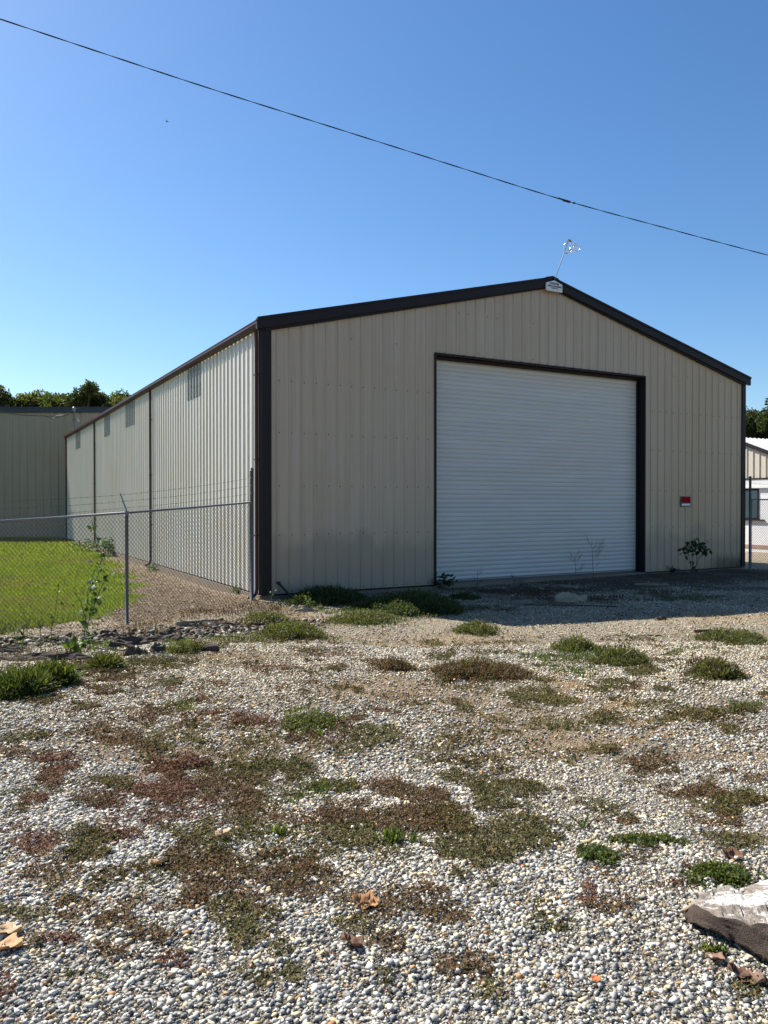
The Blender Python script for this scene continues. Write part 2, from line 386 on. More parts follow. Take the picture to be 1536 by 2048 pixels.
cols = {0: (.115, .085, .045), 1: (.155, .085, .06), 2: (.12, .11, .05), 3: (.07, .085, .025), 4: (.08, .05, .035), 5: (.42, .27, .12)}
for k, c in cols.items():
    a = ms[k][..., None] * (.75 if k != 5 else .8); g0 = g0 * (1 - a) + np.array(c) * a
# strip of leaf litter and gravel between the lawn and the side wall
lx = (X - OX) * cT + (Y - OY) * sT; ly = -(X - OX) * sT + (Y - OY) * cT
strip = (np.clip((-lx + .0) / .4, 0, 1) * np.clip((3.8 + (n1[..., 0] - .5) * 2 + lx + .0) / .8, 0, 1) * np.clip((Y - 13.3) / .8, 0, 1) * np.clip((ly + 2.5) / 1.5, 0, 1))[..., None]
g0 = g0 * (1 - strip * .75) + np.array([.155, .105, .07]) * (.5 + 1.0 * n3) * strip * .75
# dark soil in the ditch; before the door, soil plus shade painted into the colour
dt = np.clip(np.exp(-(ditch_d(X, Y) / .62) ** 2) + (n1[..., 0] - .5) * .5, 0, 1)[..., None] * np.clip(1.6 - ditch_d(X, Y), 0, 1)[..., None] * .85
g0 = g0 * (1 - dt) + np.array([.11, .078, .05]) * dt
shade_soil = (np.clip((lx - 4.5) / 1, 0, 1) * np.clip((16.6 - lx) / 1, 0, 1) * np.clip(1.25 - np.abs(-ly - 1.6) / 3.0 + (n1[..., 0] - .5) * 2.6, 0, 1))[..., None] * .85
g0 = g0 * (1 - shade_soil) + np.array([.10, .078, .056]) * (.6 + .8 * n3) * shade_soil
L = lw[..., None]
gn = fbm(X * .8, Y * .8, 91, 4)[..., None]
g0 = g0 * (1 - L) + L * (np.array([.11, .14, .02]) * gn + np.array([.17, .165, .035]) * (1 - gn))
outer = np.clip((np.abs(X) - 40) / 20, 0, 1)[..., None]
g0 = g0 * (1 - outer) + outer * np.array([.10, .13, .04])
m, nt, b = newmat('gravel_ground')
a = nd(nt, 'ShaderNodeVertexColor', layer_name='Col')
vo = nd(nt, 'ShaderNodeTexVoronoi'); vo.inputs['Scale'].default_value = 62; nt.links.new(objco(nt), vo.inputs['Vector'])
vo2 = nd(nt, 'ShaderNodeTexVoronoi'); vo2.inputs['Scale'].default_value = 150; nt.links.new(objco(nt), vo2.inputs['Vector'])
sc = nd(nt, 'ShaderNodeSeparateColor'); nt.links.new(vo.outputs['Color'], sc.inputs[0])
c = mixc(nt, 1.0, a.outputs['Color'], ramp(nt, sc.outputs[0], [(0, (.62, .6, .58)), (.6, (1, 1, 1)), (1, (1.32, 1.3, 1.22))]), 'MULTIPLY')
c = mixc(nt, 1.0, c, ramp(nt, vo.outputs['Distance'], [(.2, 1), (.65, .62)]), 'MULTIPLY')
nt.links.new(c, b.inputs['Base Color']); b.inputs['Roughness'].default_value = .95; b.inputs['Specular IOR Level'].default_value = .15
hh = nd_math(nt, 'ADD', nd_math(nt, 'MULTIPLY', vo.outputs['Distance'], -1.0), nd_math(nt, 'MULTIPLY', vo2.outputs['Distance'], -.35))
bump(nt, b, hh, .9, .02)
M['ground'] = m
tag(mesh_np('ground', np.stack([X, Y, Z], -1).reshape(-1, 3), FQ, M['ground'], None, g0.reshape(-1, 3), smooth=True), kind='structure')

# ------------------------------------------------------------------ scatter machinery
def rot_mats(n, tilt=math.pi):
    az = rng.uniform(0, 2 * math.pi, n); ax = rng.uniform(-tilt, tilt, n); ay = rng.uniform(-tilt, tilt, n)
    def R(a, i, j):
        r = np.zeros((n, 3, 3)); r[:, 0, 0] = r[:, 1, 1] = r[:, 2, 2] = 1
        r[:, i, i] = np.cos(a); r[:, j, j] = np.cos(a); r[:, i, j] = -np.sin(a); r[:, j, i] = np.sin(a); return r
    return R(az, 0, 1) @ R(ax, 1, 2) @ R(ay, 0, 2)
def scatter(TV, TF, P, S, Rm, colr, vjit=0.0):
    """TV (T,v,3) templates; TF (f,k); P (n,3); S (n,3) scale; Rm (n,3,3)"""
    n = len(P); ti = rng.integers(0, len(TV), n)
    V = TV[ti] * S[:, None, :]
    V = np.einsum('nij,nvj->nvi', Rm, V) + P[:, None, :]
    v = TV.shape[1]
    Fa = (TF[None] + (np.arange(n) * v)[:, None, None]).reshape(-1, TF.shape[1])
    return V.reshape(-1, 3), Fa, np.repeat(colr, v, 0)
def merge(parts):
    V = []; Fa = []; Cc = []; o = 0
    for v, f, c in parts: V.append(v); Fa.append(f + o); Cc.append(c); o += len(v)
    return np.concatenate(V), np.concatenate(Fa), np.concatenate(Cc)
import bmesh
def ico(sub):
    bm = bmesh.new(); bmesh.ops.create_icosphere(bm, subdivisions=sub, radius=1)
    v = np.array([x.co[:] for x in bm.verts]); f = np.array([[q.index for q in x.verts] for x in bm.faces]); bm.free(); return v, f
def stone_templates(sub, n, amp):
    v, f = ico(sub); T = []
    for k in range(n):
        w = v.copy()
        for _ in range(9):     # chop with random planes: angular stones
            d = rng.normal(size=3); d /= np.linalg.norm(d); h = rng.uniform(.42, .78)
            s = w @ d; w -= np.outer(np.maximum(s - h, 0), d)
        w *= (1 + rng.normal(size=(len(w), 1)) * amp); T.append(w)
    return np.array(T), f
def hull_templates(npts, cnt):
    T = []; Fs = []
    while len(T) < cnt:
        p = rng.normal(size=(npts * 5, 3)); p /= np.linalg.norm(p, axis=1)[:, None]
        q = [p[0]]
        for c in p[1:]:
            if len(q) < npts and min(np.linalg.norm(c - z) for z in q) > .80: q.append(c)
        if len(q) < npts: continue
        bm = bmesh.new()
        for c in q: bm.verts.new(c)
        bm.verts.ensure_lookup_table(); bmesh.ops.convex_hull(bm, input=bm.verts[:]); bm.verts.index_update()
        if len(bm.verts) == npts and len(bm.faces) == 2 * npts - 4 and all(len(f.verts) == 3 for f in bm.faces):
            v = np.array([x.co[:] for x in bm.verts]) * rng.uniform(.75, 1.15, 3)
            T.append(v); Fs.append(np.array([[x.index for x in f.verts] for f in bm.faces]))
        bm.free()
    return T, Fs
TH1 = hull_templates(7, 26); TH2 = hull_templates(8, 36)

def sample_view(n, y0, y1, margin=1.6):
    yy = np.sqrt(rng.uniform(y0 ** 2, y1 ** 2, n)); h = yy * .4933 + margin
    xx = rng.uniform(-1, 1, n) * h
    w = h / (yy * .4933 + margin)
    return xx, yy
def blocked(x, y):   # inside the building or on the lawn
    lx = (x - OX) * cT + (y - OY) * sT; ly = -(x - OX) * sT + (y - OY) * cT
    return ((lx > -.03) & (ly > -.03) & (lx < 16.6)) | (rng.random(len(x)) < lawn_mask(x, y) * 1.0)
PAL = np.array([(.25, .242, .222), (.35, .338, .305), (.46, .44, .395), (.58, .55, .48), (.74, .71, .62), (.58, .47, .30), (.42, .32, .19), (.13, .12, .105), (.46, .26, .12), (.70, .58, .36)])
PW_g = np.array([.21, .22, .18, .12, .07, .06, .04, .07, .01, .02]); PW_w = np.array([.05, .10, .17, .20, .13, .14, .08, .02, .02, .09])
PW_g = PW_g / PW_g.sum(); PW_w = PW_w / PW_w.sum()
def stones(n, y0, y1, smin, smax, T, Fc, sparse_fn=None, sink=.25, power=2.0):
    x, y = sample_view(n, y0, y1)
    ms, px, py = patch_masks(x, y)
    veg = np.max(ms[:5], 0)
    keep = ~blocked(x, y) & ~((((x - OX) * cT + (y - OY) * sT) < 0) & (y > 14) & (rng.random(n) < .55)) & (rng.random(n) > veg * .84) & (rng.random(n) > ms[5] * .6)
    dl = ditch_d(x, y); keep &= (rng.random(n) > np.exp(-(dl / .55) ** 2) * .8)
    lx0 = (x - OX) * cT + (y - OY) * sT; ly0 = (x - OX) * sT - (y - OY) * cT
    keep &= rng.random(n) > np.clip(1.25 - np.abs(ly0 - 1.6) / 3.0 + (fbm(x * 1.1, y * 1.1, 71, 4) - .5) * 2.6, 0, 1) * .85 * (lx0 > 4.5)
    if sparse_fn is not None: keep &= rng.random(n) < sparse_fn(x, y)
    x, y = x[keep], y[keep]; n = len(x)
    s = smin + (smax - smin) * rng.random(n) ** power
    S = np.stack([s * rng.uniform(.8, 1.5, n), s * rng.uniform(.6, 1.1, n), s * rng.uniform(.35, .75, n)], 1) * .5
    z = height(x, y) + S[:, 2] * (1 - sink * 2)
    gray = fbm(x * .5, y * .5, 123, 3)
    warm = .12 + np.clip((y - 3.5) / 6, 0, 1) * .75 + (gray - .5) * 1.4
    ig = rng.choice(10, n, p=PW_g); iw = rng.choice(10, n, p=PW_w)
    ii = np.where(rng.random(n) < warm, iw, ig)
    c = PAL[ii] * rng.uniform(.82, 1.15, (n, 1))
    c[:, 2] *= 1 - .10 * np.clip(warm, 0, 1); c[:, 1] *= 1 - .03 * np.clip(warm, 0, 1)
    strip_l = ((x - OX) * cT + (y - OY) * sT < 0) & (y > 13.5)
    c[strip_l] *= np.array([.62, .50, .40])
    Rm = rot_mats(n, .4); ti = rng.integers(0, len(T), n); out = []
    for k in range(len(T)):
        q = ti == k
        if q.any(): out.append(scatter(np.array([T[k]]), Fc[k], np.stack([x, y, z], 1)[q], S[q], Rm[q], c[q]))
    return merge(out)
coarse = lambda x, y: np.clip((fbm(x * .8, y * .8, 200, 3) - .36) * 5 + np.clip((4.6 - y) * .9, 0, 1), .25, 1)
tag_k = dict(kind='stuff')
V, Fa, Cc = stones(125000, 2.0, 5.2, .012, .036, *TH2, coarse, .25, 1.9)
tag(mesh_np('coarse_gravel', V, Fa, M['stone'], None, Cc), 'coarse grey and white gravel covering the near yard', 'gravel', kind='stuff')
P1 = stones(150000, 2.0, 5.2, .007, .018, *TH1, None, .25)
P2 = stones(230000, 5.0, 11.0, .013, .040, *TH1, lambda x, y: np.clip((fbm(x * .8, y * .8, 200, 3) - .32) * 5, .25, 1), .15)
P3 = stones(120000, 10.8, 21.0, .014, .042, *TH1, lambda x, y: np.clip((fbm(x * .8, y * .8, 200, 3) - .30) * 4, .3, 1), .1)
V, Fa, Cc = merge([P1, P2, P3])
tag(mesh_np('fine_gravel', V, Fa, M['stone'], None, Cc), 'fine pale gravel spread over the yard up to the warehouse', 'gravel', kind='stuff')
x, y = sample_view(3200, 2.3, 13); n = len(x); ms, _, _ = patch_masks(x, y)
k = ~blocked(x, y); x, y = x[k], y[k]; n = len(x)

# ------------------------------------------------------------------ creeping mats, low weeds and grass
TL = []
for k in range(6):   # sprig of three pointed leaflets
    vv = []
    for j in range(3):
        a = j * 2.1 + rng.uniform(-.4, .4); t = rng.uniform(.15, .8)
        d = np.array([math.cos(a), math.sin(a), t]); w = np.array([-math.sin(a), math.cos(a), 0]) * .33
        vv += [np.zeros(3), d * .5 + w, d, d * .5 - w]
    TL.append(vv)
TL = np.array(TL); FL = np.array([[0, 1, 2, 3], [4, 5, 6, 7], [8, 9, 10, 11]])
def mats(n, y0, y1, size, hgt, kinds, pal, lo=.35):
    x, y = sample_view(n, y0, y1); ms, _, _ = patch_masks(x, y)
    mv = np.max(ms[kinds], 0)
    keep = (mv > lo) & (rng.random(n) < mv) & ~blocked(x, y); x, y, mv = x[keep], y[keep], mv[keep]; n = len(x)
    s = size * rng.uniform(.6, 1.4, n)
    lump = fbm(x * 7, y * 7, 301, 3)
    z = height(x, y) + hgt * mv * lump * rng.random(n) ** .6 * 1.6
    pi = rng.integers(0, len(pal), n); c = np.array(pal)[pi] * rng.uniform(.6, 1.35, (n, 1))
    return scatter(TL, FL, np.stack([x, y, z], 1), np.stack([s, s, s], 1), rot_mats(n, .6), c)
BR = [(.12, .068, .028), (.145, .085, .032), (.10, .07, .025), (.13, .055, .028), (.06, .045, .02)]
RD = [(.16, .06, .04), (.13, .065, .035), (.17, .09, .05), (.12, .05, .035)]
OL = [(.125, .10, .03), (.095, .088, .022), (.135, .09, .03), (.075, .08, .02), (.06, .055, .02)]
parts = []
for kk, pal in (([0], BR), ([1], RD), ([2], OL)):
    parts.append(mats(150000, 2.0, 5.2, .011, .034, kk, pal)); parts.append(mats(150000, 5.0, 9.5, .016, .042, kk, pal)); parts.append(mats(90000, 9.3, 16, .024, .055, kk, pal))
for (n, y0, y1, sz) in ((14000, 2.0, 5.2, .008), (16000, 5, 10, .014), (9000, 10, 17, .022)):   # loose sprigs and crumbs between the stones
    x, y = sample_view(n, y0, y1); k = (~blocked(x, y)) & (rng.random(n) < fbm(x * 1.3, y * 1.3, 611, 3) * 1.3); x, y = x[k], y[k]; n = len(x)
    ss = sz * rng.uniform(.5, 1.6, n); pal = np.array(BR + RD[:2] + OL[:2] + [(.05, .04, .03), (.22, .15, .08)])
    parts.append(scatter(TL, FL, np.stack([x, y, height(x, y) + .012], 1), np.stack([ss] * 3, 1), rot_mats(n, .8), pal[rng.integers(0, len(pal), n)] * rng.uniform(.5, 1.2, (n, 1))))
V, Fa, Cc = merge(parts)
tag(mesh_np('creeping_weed', V, Fa, M['mat'], None, Cc), 'low brown, reddish and olive weed mats creeping through the gravel', 'ground cover', kind='stuff')
# blades
TB = []
for k in range(8):
    lean = rng.uniform(.1, .75); w = .045
    TB.append([(-w, 0, 0), (w, 0, 0), (w * .8 + 0, lean * .35, .55), (-w * .8, lean * .35, .55), (-w * .25, lean, rng.uniform(.8, 1)), (w * .25, lean, .95)])
TB = np.array(TB); FB = np.array([[0, 1, 2, 3], [3, 2, 5, 4]])
GR = [(.055, .095, .018), (.075, .11, .025), (.045, .08, .02), (.09, .12, .03)]
def blades(x, y, s, pal, wmul=1.0, zadd=0.0):
    n = len(x); c = np.array(pal)[rng.integers(0, len(pal), n)] * rng.uniform(.6, 1.3, (n, 1))
    z = height(x, y) + zadd
    return scatter(TB, FB, np.stack([x, y, z - .004], 1), np.stack([s * wmul, s, s], 1), rot_mats(n, .25), c)
parts = []
for (n, y0, y1, s, wm) in ((60000, 2, 5.5, .045, 1.6), (70000, 5.3, 10, .05, 1.8), (80000, 10, 19, .065, 1.8)):
    x, y = sample_view(n, y0, y1); ms, _, _ = patch_masks(x, y)
    k = (ms[3] > .3) & (rng.random(n) < ms[3]) & ~blocked(x, y); x, y = x[k], y[k]
    parts.append(blades(x, y, s * rng.uniform(.5, 1.3, len(x)), GR, wm))
    x, y = sample_view(n // 2, y0, y1); ms, _, _ = patch_masks(x, y); k = (ms[4] > .3); x, y = x[k], y[k]
    parts.append(blades(x, y, s * 1.3 * rng.uniform(.5, 1.3, len(x)), [(.10, .045, .03), (.07, .04, .025), (.06, .06, .025)], wm))
V, Fa, Cc = merge(parts)
tag(mesh_np('low_grass', V, Fa, M['grass'], None, Cc), 'patches of short green grass and weeds growing through the gravel', 'grass', kind='stuff')
# lawn
parts = []
for (n, y0, y1, s, wm) in ((150000, 11.8, 20, .060, 2.0), (110000, 20, 32, .075, 3.2), (60000, 32, 49, .09, 5)):
    yy = rng.uniform(y0, y1, n); xx = rng.uniform(-1, 0, n) * (yy * .4933 + 1.5) * 1.0
    k = (xx < -3) & (rng.random(n) < lawn_mask(xx, yy)); xx, yy = xx[k], yy[k]
    lx_ = (xx - OX) * cT + (yy - OY) * sT; k = lx_ < -.1; xx, yy = xx[k], yy[k]
    gnz = fbm(xx * .8, yy * .8, 91, 4); nearf = np.clip((16.5 - yy) / 4, 0, 1)
    nn = len(xx)
    c = (np.array([(.115, .175, .012)]) * gnz[:, None] + np.array([(.175, .20, .025)]) * (1 - gnz[:, None])) * rng.uniform(.65, 1.3, (nn, 1))
    dry = np.clip((fbm(xx * .5, yy * .35, 777, 4) - .5) * 6, 0, 1)[:, None] * .6; c = c * (1 - dry) + dry * np.array([(.17, .15, .06)]) * rng.uniform(.7, 1.2, (nn, 1))
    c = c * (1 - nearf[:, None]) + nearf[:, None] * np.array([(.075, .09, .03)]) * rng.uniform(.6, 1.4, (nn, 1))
    z = height(xx, yy); ss = s * rng.uniform(.5, 1.3, nn) * (1 + nearf * .9)
    parts.append(scatter(TB, FB, np.stack([xx, yy, z - .01], 1), np.stack([ss * wm, ss, ss], 1), rot_mats(nn, .3), c))
V, Fa, Cc = merge(parts)
tag(mesh_np('lawn_grass', V, Fa, M['grass'], None, Cc), 'bright green lawn behind the chain link fence', 'grass', kind='stuff')
# leaf litter on the strip by the side wall
n = 34000; yy = rng.uniform(13.2, 34, n); xx = rng.uniform(-14, 0, n)
lx_ = (xx - OX) * cT + (yy - OY) * sT
k = (lx_ < -.1) & (lx_ > -3.6) & (rng.random(n) > lawn_mask(xx, yy)); xx, yy = xx[k], yy[k]; n = len(xx)
ss = rng.uniform(.02, .05, n)
TD = np.array([[(-1, -.5, 0), (0, -.7, .25), (0, .7, .25), (-1, .5, 0), (1, -.3, .05), (1, .3, .05)]]) * .6
FD = np.array([[0, 1, 2, 3], [1, 4, 5, 2]])
V, Fa, Cc = scatter(TD, FD, np.stack([xx, yy, height(xx, yy) + .012], 1), np.stack([ss] * 3, 1), rot_mats(n, .6), np.array([(.24, .15, .09), (.16, .10, .065), (.36, .27, .17), (.11, .075, .05)])[rng.integers(0, 4, n)])
n2 = 16000; la = rng.uniform(1.0, 16.5, n2); lb = -np.abs(rng.normal(size=n2)) * 1.9 - .12
k = fbm(la * .9, lb * 1.6, 555, 3) > .42; la, lb = la[k], lb[k]; n2 = len(la)
xx = OX + la * cT - lb * sT; yy = OY + la * sT + lb * cT; ss = rng.uniform(.012, .04, n2)
V2, F2, C2 = scatter(TD, FD, np.stack([xx, yy, height(xx, yy) + .012], 1), np.stack([ss * rng.uniform(.5, 2.5, n2), ss * .6, ss], 1), rot_mats(n2, .5), np.array([(.10, .07, .045), (.06, .045, .03), (.16, .12, .08)])[rng.integers(0, 3, n2)])
V, Fa, Cc = merge([(V, Fa, Cc), (V2, F2, C2)])
tag(mesh_np('leaf_litter', V, Fa, M['deadleaf'], None, Cc), 'dry brown leaf litter beside the side wall and in front of the door', 'leaf litter', kind='stuff')

# distinct weed clumps
def clump(name, label, px, py, rx, ry, hgt, n, pal, group='weed clumps in the gravel yard', wide=2.2, leaf=.6, cat='weed'):
    p = at(px, py + ry * .6); q = at(px, py - ry * .9 if py - ry > 1170 else py); s = p.y / F
    ax = rx * s; ay = max(ax * .35, min(ax * 1.2, abs(q.y - p.y) * .5)); c = Vector((p.x, p.y + ay * .7, 0)); cz = float(height(c.x, c.y))
    r = np.sqrt(rng.random(n)); a = rng.uniform(0, 2 * math.pi, n)
    lob = .55 + .9 * fbm(np.cos(a) * 1.7 + px * .37, np.sin(a) * 1.7 + py * .37, 15, 3)
    r = np.minimum(r * (1 + .45 * np.abs(rng.normal(size=n)) * (rng.random(n) < .3)), 1.35 if s >= .0035 else 1.08)
    lx = r * lob * np.cos(a) * ax * 1.15; ly = r * lob * np.sin(a) * ay * 1.15
    edge = np.clip(1 - r ** 2 * .65, .2, 1); bumpy = .55 + .9 * fbm(lx * 6 / max(ax, .2) + px, ly * 6 / max(ay, .2), 5, 3)
    hz = hgt * (.75 if s < .0035 else 1.05) * edge * bumpy
    hole = fbm((lx + c.x) * (2.2 / max(ax, .12)), (ly + c.y) * (2.2 / max(ay, .12)), 27, 3) + .30 * (1 - np.clip(r, 0, 1.2)) + rng.normal(size=n) * .05
    kp = np.where(hole > (.50 if s < .0035 else .43))[0]; rng.shuffle(kp); lx, ly, hz, r = lx[kp], ly[kp], hz[kp], r[kp]; n = len(kp)
    nb = int(n * (1 - leaf)); base = height(c.x + lx, c.y + ly) - cz
    P = np.stack([lx, ly, base - .005], 1); cc = np.array(pal)[rng.integers(0, len(pal), n)] * rng.uniform(.55, 1.35, (n, 1))
    ss = hz * rng.uniform(.6, 1.2, n)
    wm = wide * .007 / np.maximum(ss * .045, 1e-4) * .5
    p1 = scatter(TB, FB, P[:nb], np.stack([ss[:nb] * np.minimum(wm[:nb], 4), ss[:nb], ss[:nb]], 1), rot_mats(nb, .7), cc[:nb])
    m_ = n - nb; P2_ = P[nb:].copy(); P2_[:, 2] += hz[nb:] * rng.random(m_) ** .6
    ls = np.full(m_, max(.013, s * 2.3)) * rng.uniform(.6, 1.4, m_)
    p2 = scatter(TL, FL, P2_, np.stack([ls] * 3, 1), rot_mats(m_, .8), cc[nb:])
    V, Fa, Cc = merge([p1, p2])
    o = mesh_np(name, V, Fa, M['leaf'], None, Cc); o.location = (c.x, c.y, cz)
    return tag(o, label, cat, group)
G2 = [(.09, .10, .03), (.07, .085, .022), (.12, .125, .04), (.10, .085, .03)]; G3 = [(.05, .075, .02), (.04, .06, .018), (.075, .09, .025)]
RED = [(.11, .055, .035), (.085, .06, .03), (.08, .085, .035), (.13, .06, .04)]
clump('weed_clump', 'rounded green weed mound on the gravel in front of the corner trim', 574, 1268, 66, 19, .20, 5200, G2)
clump('weed_clump', 'low broad bright green weed clump in mid yard, left of centre', 612, 1448, 52, 22, .07, 3600, G2)
clump('weed_clump', 'reddish brown weed clump, widest and darkest in the middle of the yard', 955, 1350, 86, 20, .15, 7000, RED)
clump('weed_clump', 'small reddish weed clump left of the wide dark red one', 790, 1336, 34, 10, .12, 1800, RED)
clump('weed_clump', 'upright leafy green weeds beside the dark plank scrap', 1250, 1320, 48, 14, .17, 3800, G2)
clump('weed_clump', 'green weed clump rising at the far left of the long green band', 1161, 1296, 36, 12, .16, 2500, G2)
clump('weed_clump', 'green weed patch at the right edge of the yard near the shadow line', 1487, 1277, 62, 15, .15, 4200, G2)
clump('weed_clump', 'green weed clump with brown stems, below the patch at the right edge', 1446, 1346, 40, 20, .18, 3600, G2 + RED[:2])
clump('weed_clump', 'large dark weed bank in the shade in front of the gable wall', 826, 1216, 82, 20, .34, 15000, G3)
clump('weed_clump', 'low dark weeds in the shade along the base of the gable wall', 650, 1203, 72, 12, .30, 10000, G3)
clump('weed_clump', 'sunlit feathery weeds on the sunny edge of the shaded weed bank', 720, 1238, 62, 14, .16, 5200, G2)
clump('weed_clump', 'bright weeds poking out of the building shadow edge, below the door', 957, 1262, 36, 11, .17, 2600, G2)
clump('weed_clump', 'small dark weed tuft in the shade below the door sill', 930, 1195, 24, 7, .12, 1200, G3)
clump('grass_clump', 'tall dark green grass clump at the left edge of the yard', 24, 1378, 46, 28, .22, 11000, G3 + G2[:1], 'grass clumps by the ditch', 1.3, .2, 'grass')
clump('grass_clump', 'dark green grass clump just right of the one at the left edge', 92, 1362, 34, 22, .22, 8000, G3 + G2[:1], 'grass clumps by the ditch', 1.3, .2, 'grass')
clump('grass_clump', 'green grass tuft in the ditch below the fence plants', 203, 1332, 26, 14, .17, 3800, G2, 'grass clumps by the ditch', 1.1, .2, 'grass')
clump('weed_clump', 'green weeds among the broken asphalt pieces', 365, 1298, 30, 15, .14, 2300, G2)
clump('weed_clump', 'small green weeds near the downspout foot at the building corner', 524, 1240, 36, 12, .15, 2200, G2)
TG = [(.06, .095, .022), (.09, .13, .03), (.13, .165, .05), (.15, .14, .06), (.07, .07, .025)]
clump('grass_tuft', 'dense green grass tuft, left end of the long grass patch near the front', 1207, 1712, 42, 24, .06, 3000, TG, 'grass tufts in the near gravel', 1.5, .1, 'grass')
clump('grass_tuft', 'flat green grass tuft behind, right of the denser tuft', 1300, 1682, 76, 14, .045, 2600, TG, 'grass tufts in the near gravel', 1.5, .1, 'grass')
clump('grass_tuft', 'wide green grass tuft behind the weathered wood slab', 1460, 1752, 72, 24, .07, 4300, TG, 'grass tufts in the near gravel', 1.5, .1, 'grass')
clump('grass_tuft', 'sparse grass tuft in front of the weathered wood slab', 1436, 1902, 36, 12, .055, 420, TG, 'grass tufts in the near gravel', 1.5, .0, 'grass')
clump('grass_tuft', 'small bright tuft with thin blades above the orange dead leaf', 790, 1682, 42, 14, .11, 330, TG, 'grass tufts in the near gravel', 1.4, .0, 'grass')
clump('grass_tuft', 'tiny bright grass tuft left of the thin bladed one', 552, 1668, 20, 8, .07, 180, TG, 'grass tufts in the near gravel', 1.4, .0, 'grass')
clump('grass_tuft', 'tiny grass tuft among the brown mats at lower left', 484, 1815, 14, 7, .05, 110, TG, 'grass tufts in the near gravel', 1.4, .0, 'grass')
clump('grass_tuft', 'thin upright dark tuft behind the denser tuft', 1168, 1655, 7, 6, .12, 50, TG, 'grass tufts in the near gravel', 2.0, .0, 'grass')

# ------------------------------------------------------------------ warehouse
W = 16.52; RZ = 8.13; EZ = 6.10; SL = (RZ - EZ) / (W / 2); LEN = side_y(130, -.12)
wh = empty('warehouse', (OX, OY, 0), TH)
tag(wh, 'tan metal warehouse with dark brown trim and a big white roll up door', 'warehouse')
dl, dr, dtop = wall_x(871), wall_x(1287), 5.78
def roofz(x): return EZ + SL * (x if x < W / 2 else W - x)
def profile(x0, x1, first, sp=.3048, h=.032, hb=.034, ht=.014, minor=.0035):
    pts = [(x0, 0)]; k0 = int((x0 - first) / sp) - 1; k = k0
    while True:
        c = first + k * sp
        if c - hb > x1: break
        for dx, d in ((-hb, 0), (-ht, h), (ht, h), (hb, 0), (.085, 0), (.095, minor), (.112, minor), (.122, 0), (.180, 0), (.190, minor), (.207, minor), (.217, 0)):
            x = c + dx
            if x0 < x < x1: pts.append((x, d))
        k += 1
    pts.append((x1, 0)); return pts
first = wall_x(553.8)
mb = MB(); pts = profile(.10, W - .10, first, h=.025, hb=.032, ht=.012)
for (xa, da), (xb, db) in zip(pts[:-1], pts[1:]):
    for (a, c_) in ((xa, xb),):
        segs = [(xa, da, xb, db)]
        for cut in (dl, dr, W / 2):
            new = []
            for (p, dp, q, dq) in segs:
                if p < cut < q:
                    dm = dp + (dq - dp) * (cut - p) / (q - p); new += [(p, dp, cut, dm), (cut, dm, q, dq)]
                else: new.append((p, dp, q, dq))
            segs = new
    for (p, dp, q, dq) in segs:
        mid = (p + q) / 2; z0 = dtop if dl < mid < dr else 0.0
        mb.quad((p, -dp, z0), (q, -dq, z0), (q, -dq, roofz(q) - .05), (p, -dp, roofz(p) - .05))
GIRT = [4.80, 3.635, 2.435, 1.326, .05]
def screw(mb, x, y, z, ax):
    s = .011; t = .008
    if ax == 'x': mb.box((x - s, y - t, z - s), (x + s, y + .002, z + s), 1)
    else: mb.box((y - t, x - s, z - s), (y + .002, x + s, z + s), 1)
k = 0
while first + k * .3048 + .06 < W - .15:
    x = first + k * .3048 + .058
    for g in GIRT + [5.93, 6.9]:
        if dl - .05 < x < dr + .05 and g < dtop: continue
        if g > roofz(x) - .45: continue
        if g > 5.5 and random.random() < .8: continue
        if g < .1 or random.random() < .97: screw(mb, x + random.uniform(-.004, .004), 0, g + random.uniform(-.008, .008), 'x')
    k += 1
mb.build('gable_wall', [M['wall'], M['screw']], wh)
# side wall
mb = MB(); pts = profile(.08, LEN, .32)
for (xa, da), (xb, db) in zip(pts[:-1], pts[1:]):
    mb.quad((-db, xb, 0), (-da, xa, 0), (-da, xa, EZ - .02), (-db, xb, EZ - .02))
k = 0
while .32 + k * .3048 < LEN - .2:
    for g in GIRT: screw(mb, .32 + k * .3048 + .058, 0, g, 'y')
    k += 1
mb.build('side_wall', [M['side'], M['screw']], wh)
mb = MB(); mb.quad((W, .08, 0), (W, LEN, 0), (W, LEN, EZ), (W, .08, EZ)); mb.build('side_wall', M['side'], wh)
mb = MB(); mb.poly([(W, LEN, 0), (0, LEN, 0), (0, LEN, EZ), (W / 2, LEN, RZ - .03), (W, LEN, EZ)]); mb.build('rear_wall', M['wall'], wh)
# roof
mb = MB()
for s in (0, 1):
    e = (-.06, EZ + .0) if s == 0 else (W + .06, EZ + .0); r = (W / 2, RZ + .0)
    mb.prism([(e[0], -.09, e[1]), (r[0], -.09, r[1]), (r[0], -.09, r[1] + .03), (e[0], -.09, e[1] + .03)], (0, LEN + .15, 0))
mb.build('roof', M['roof'], wh)
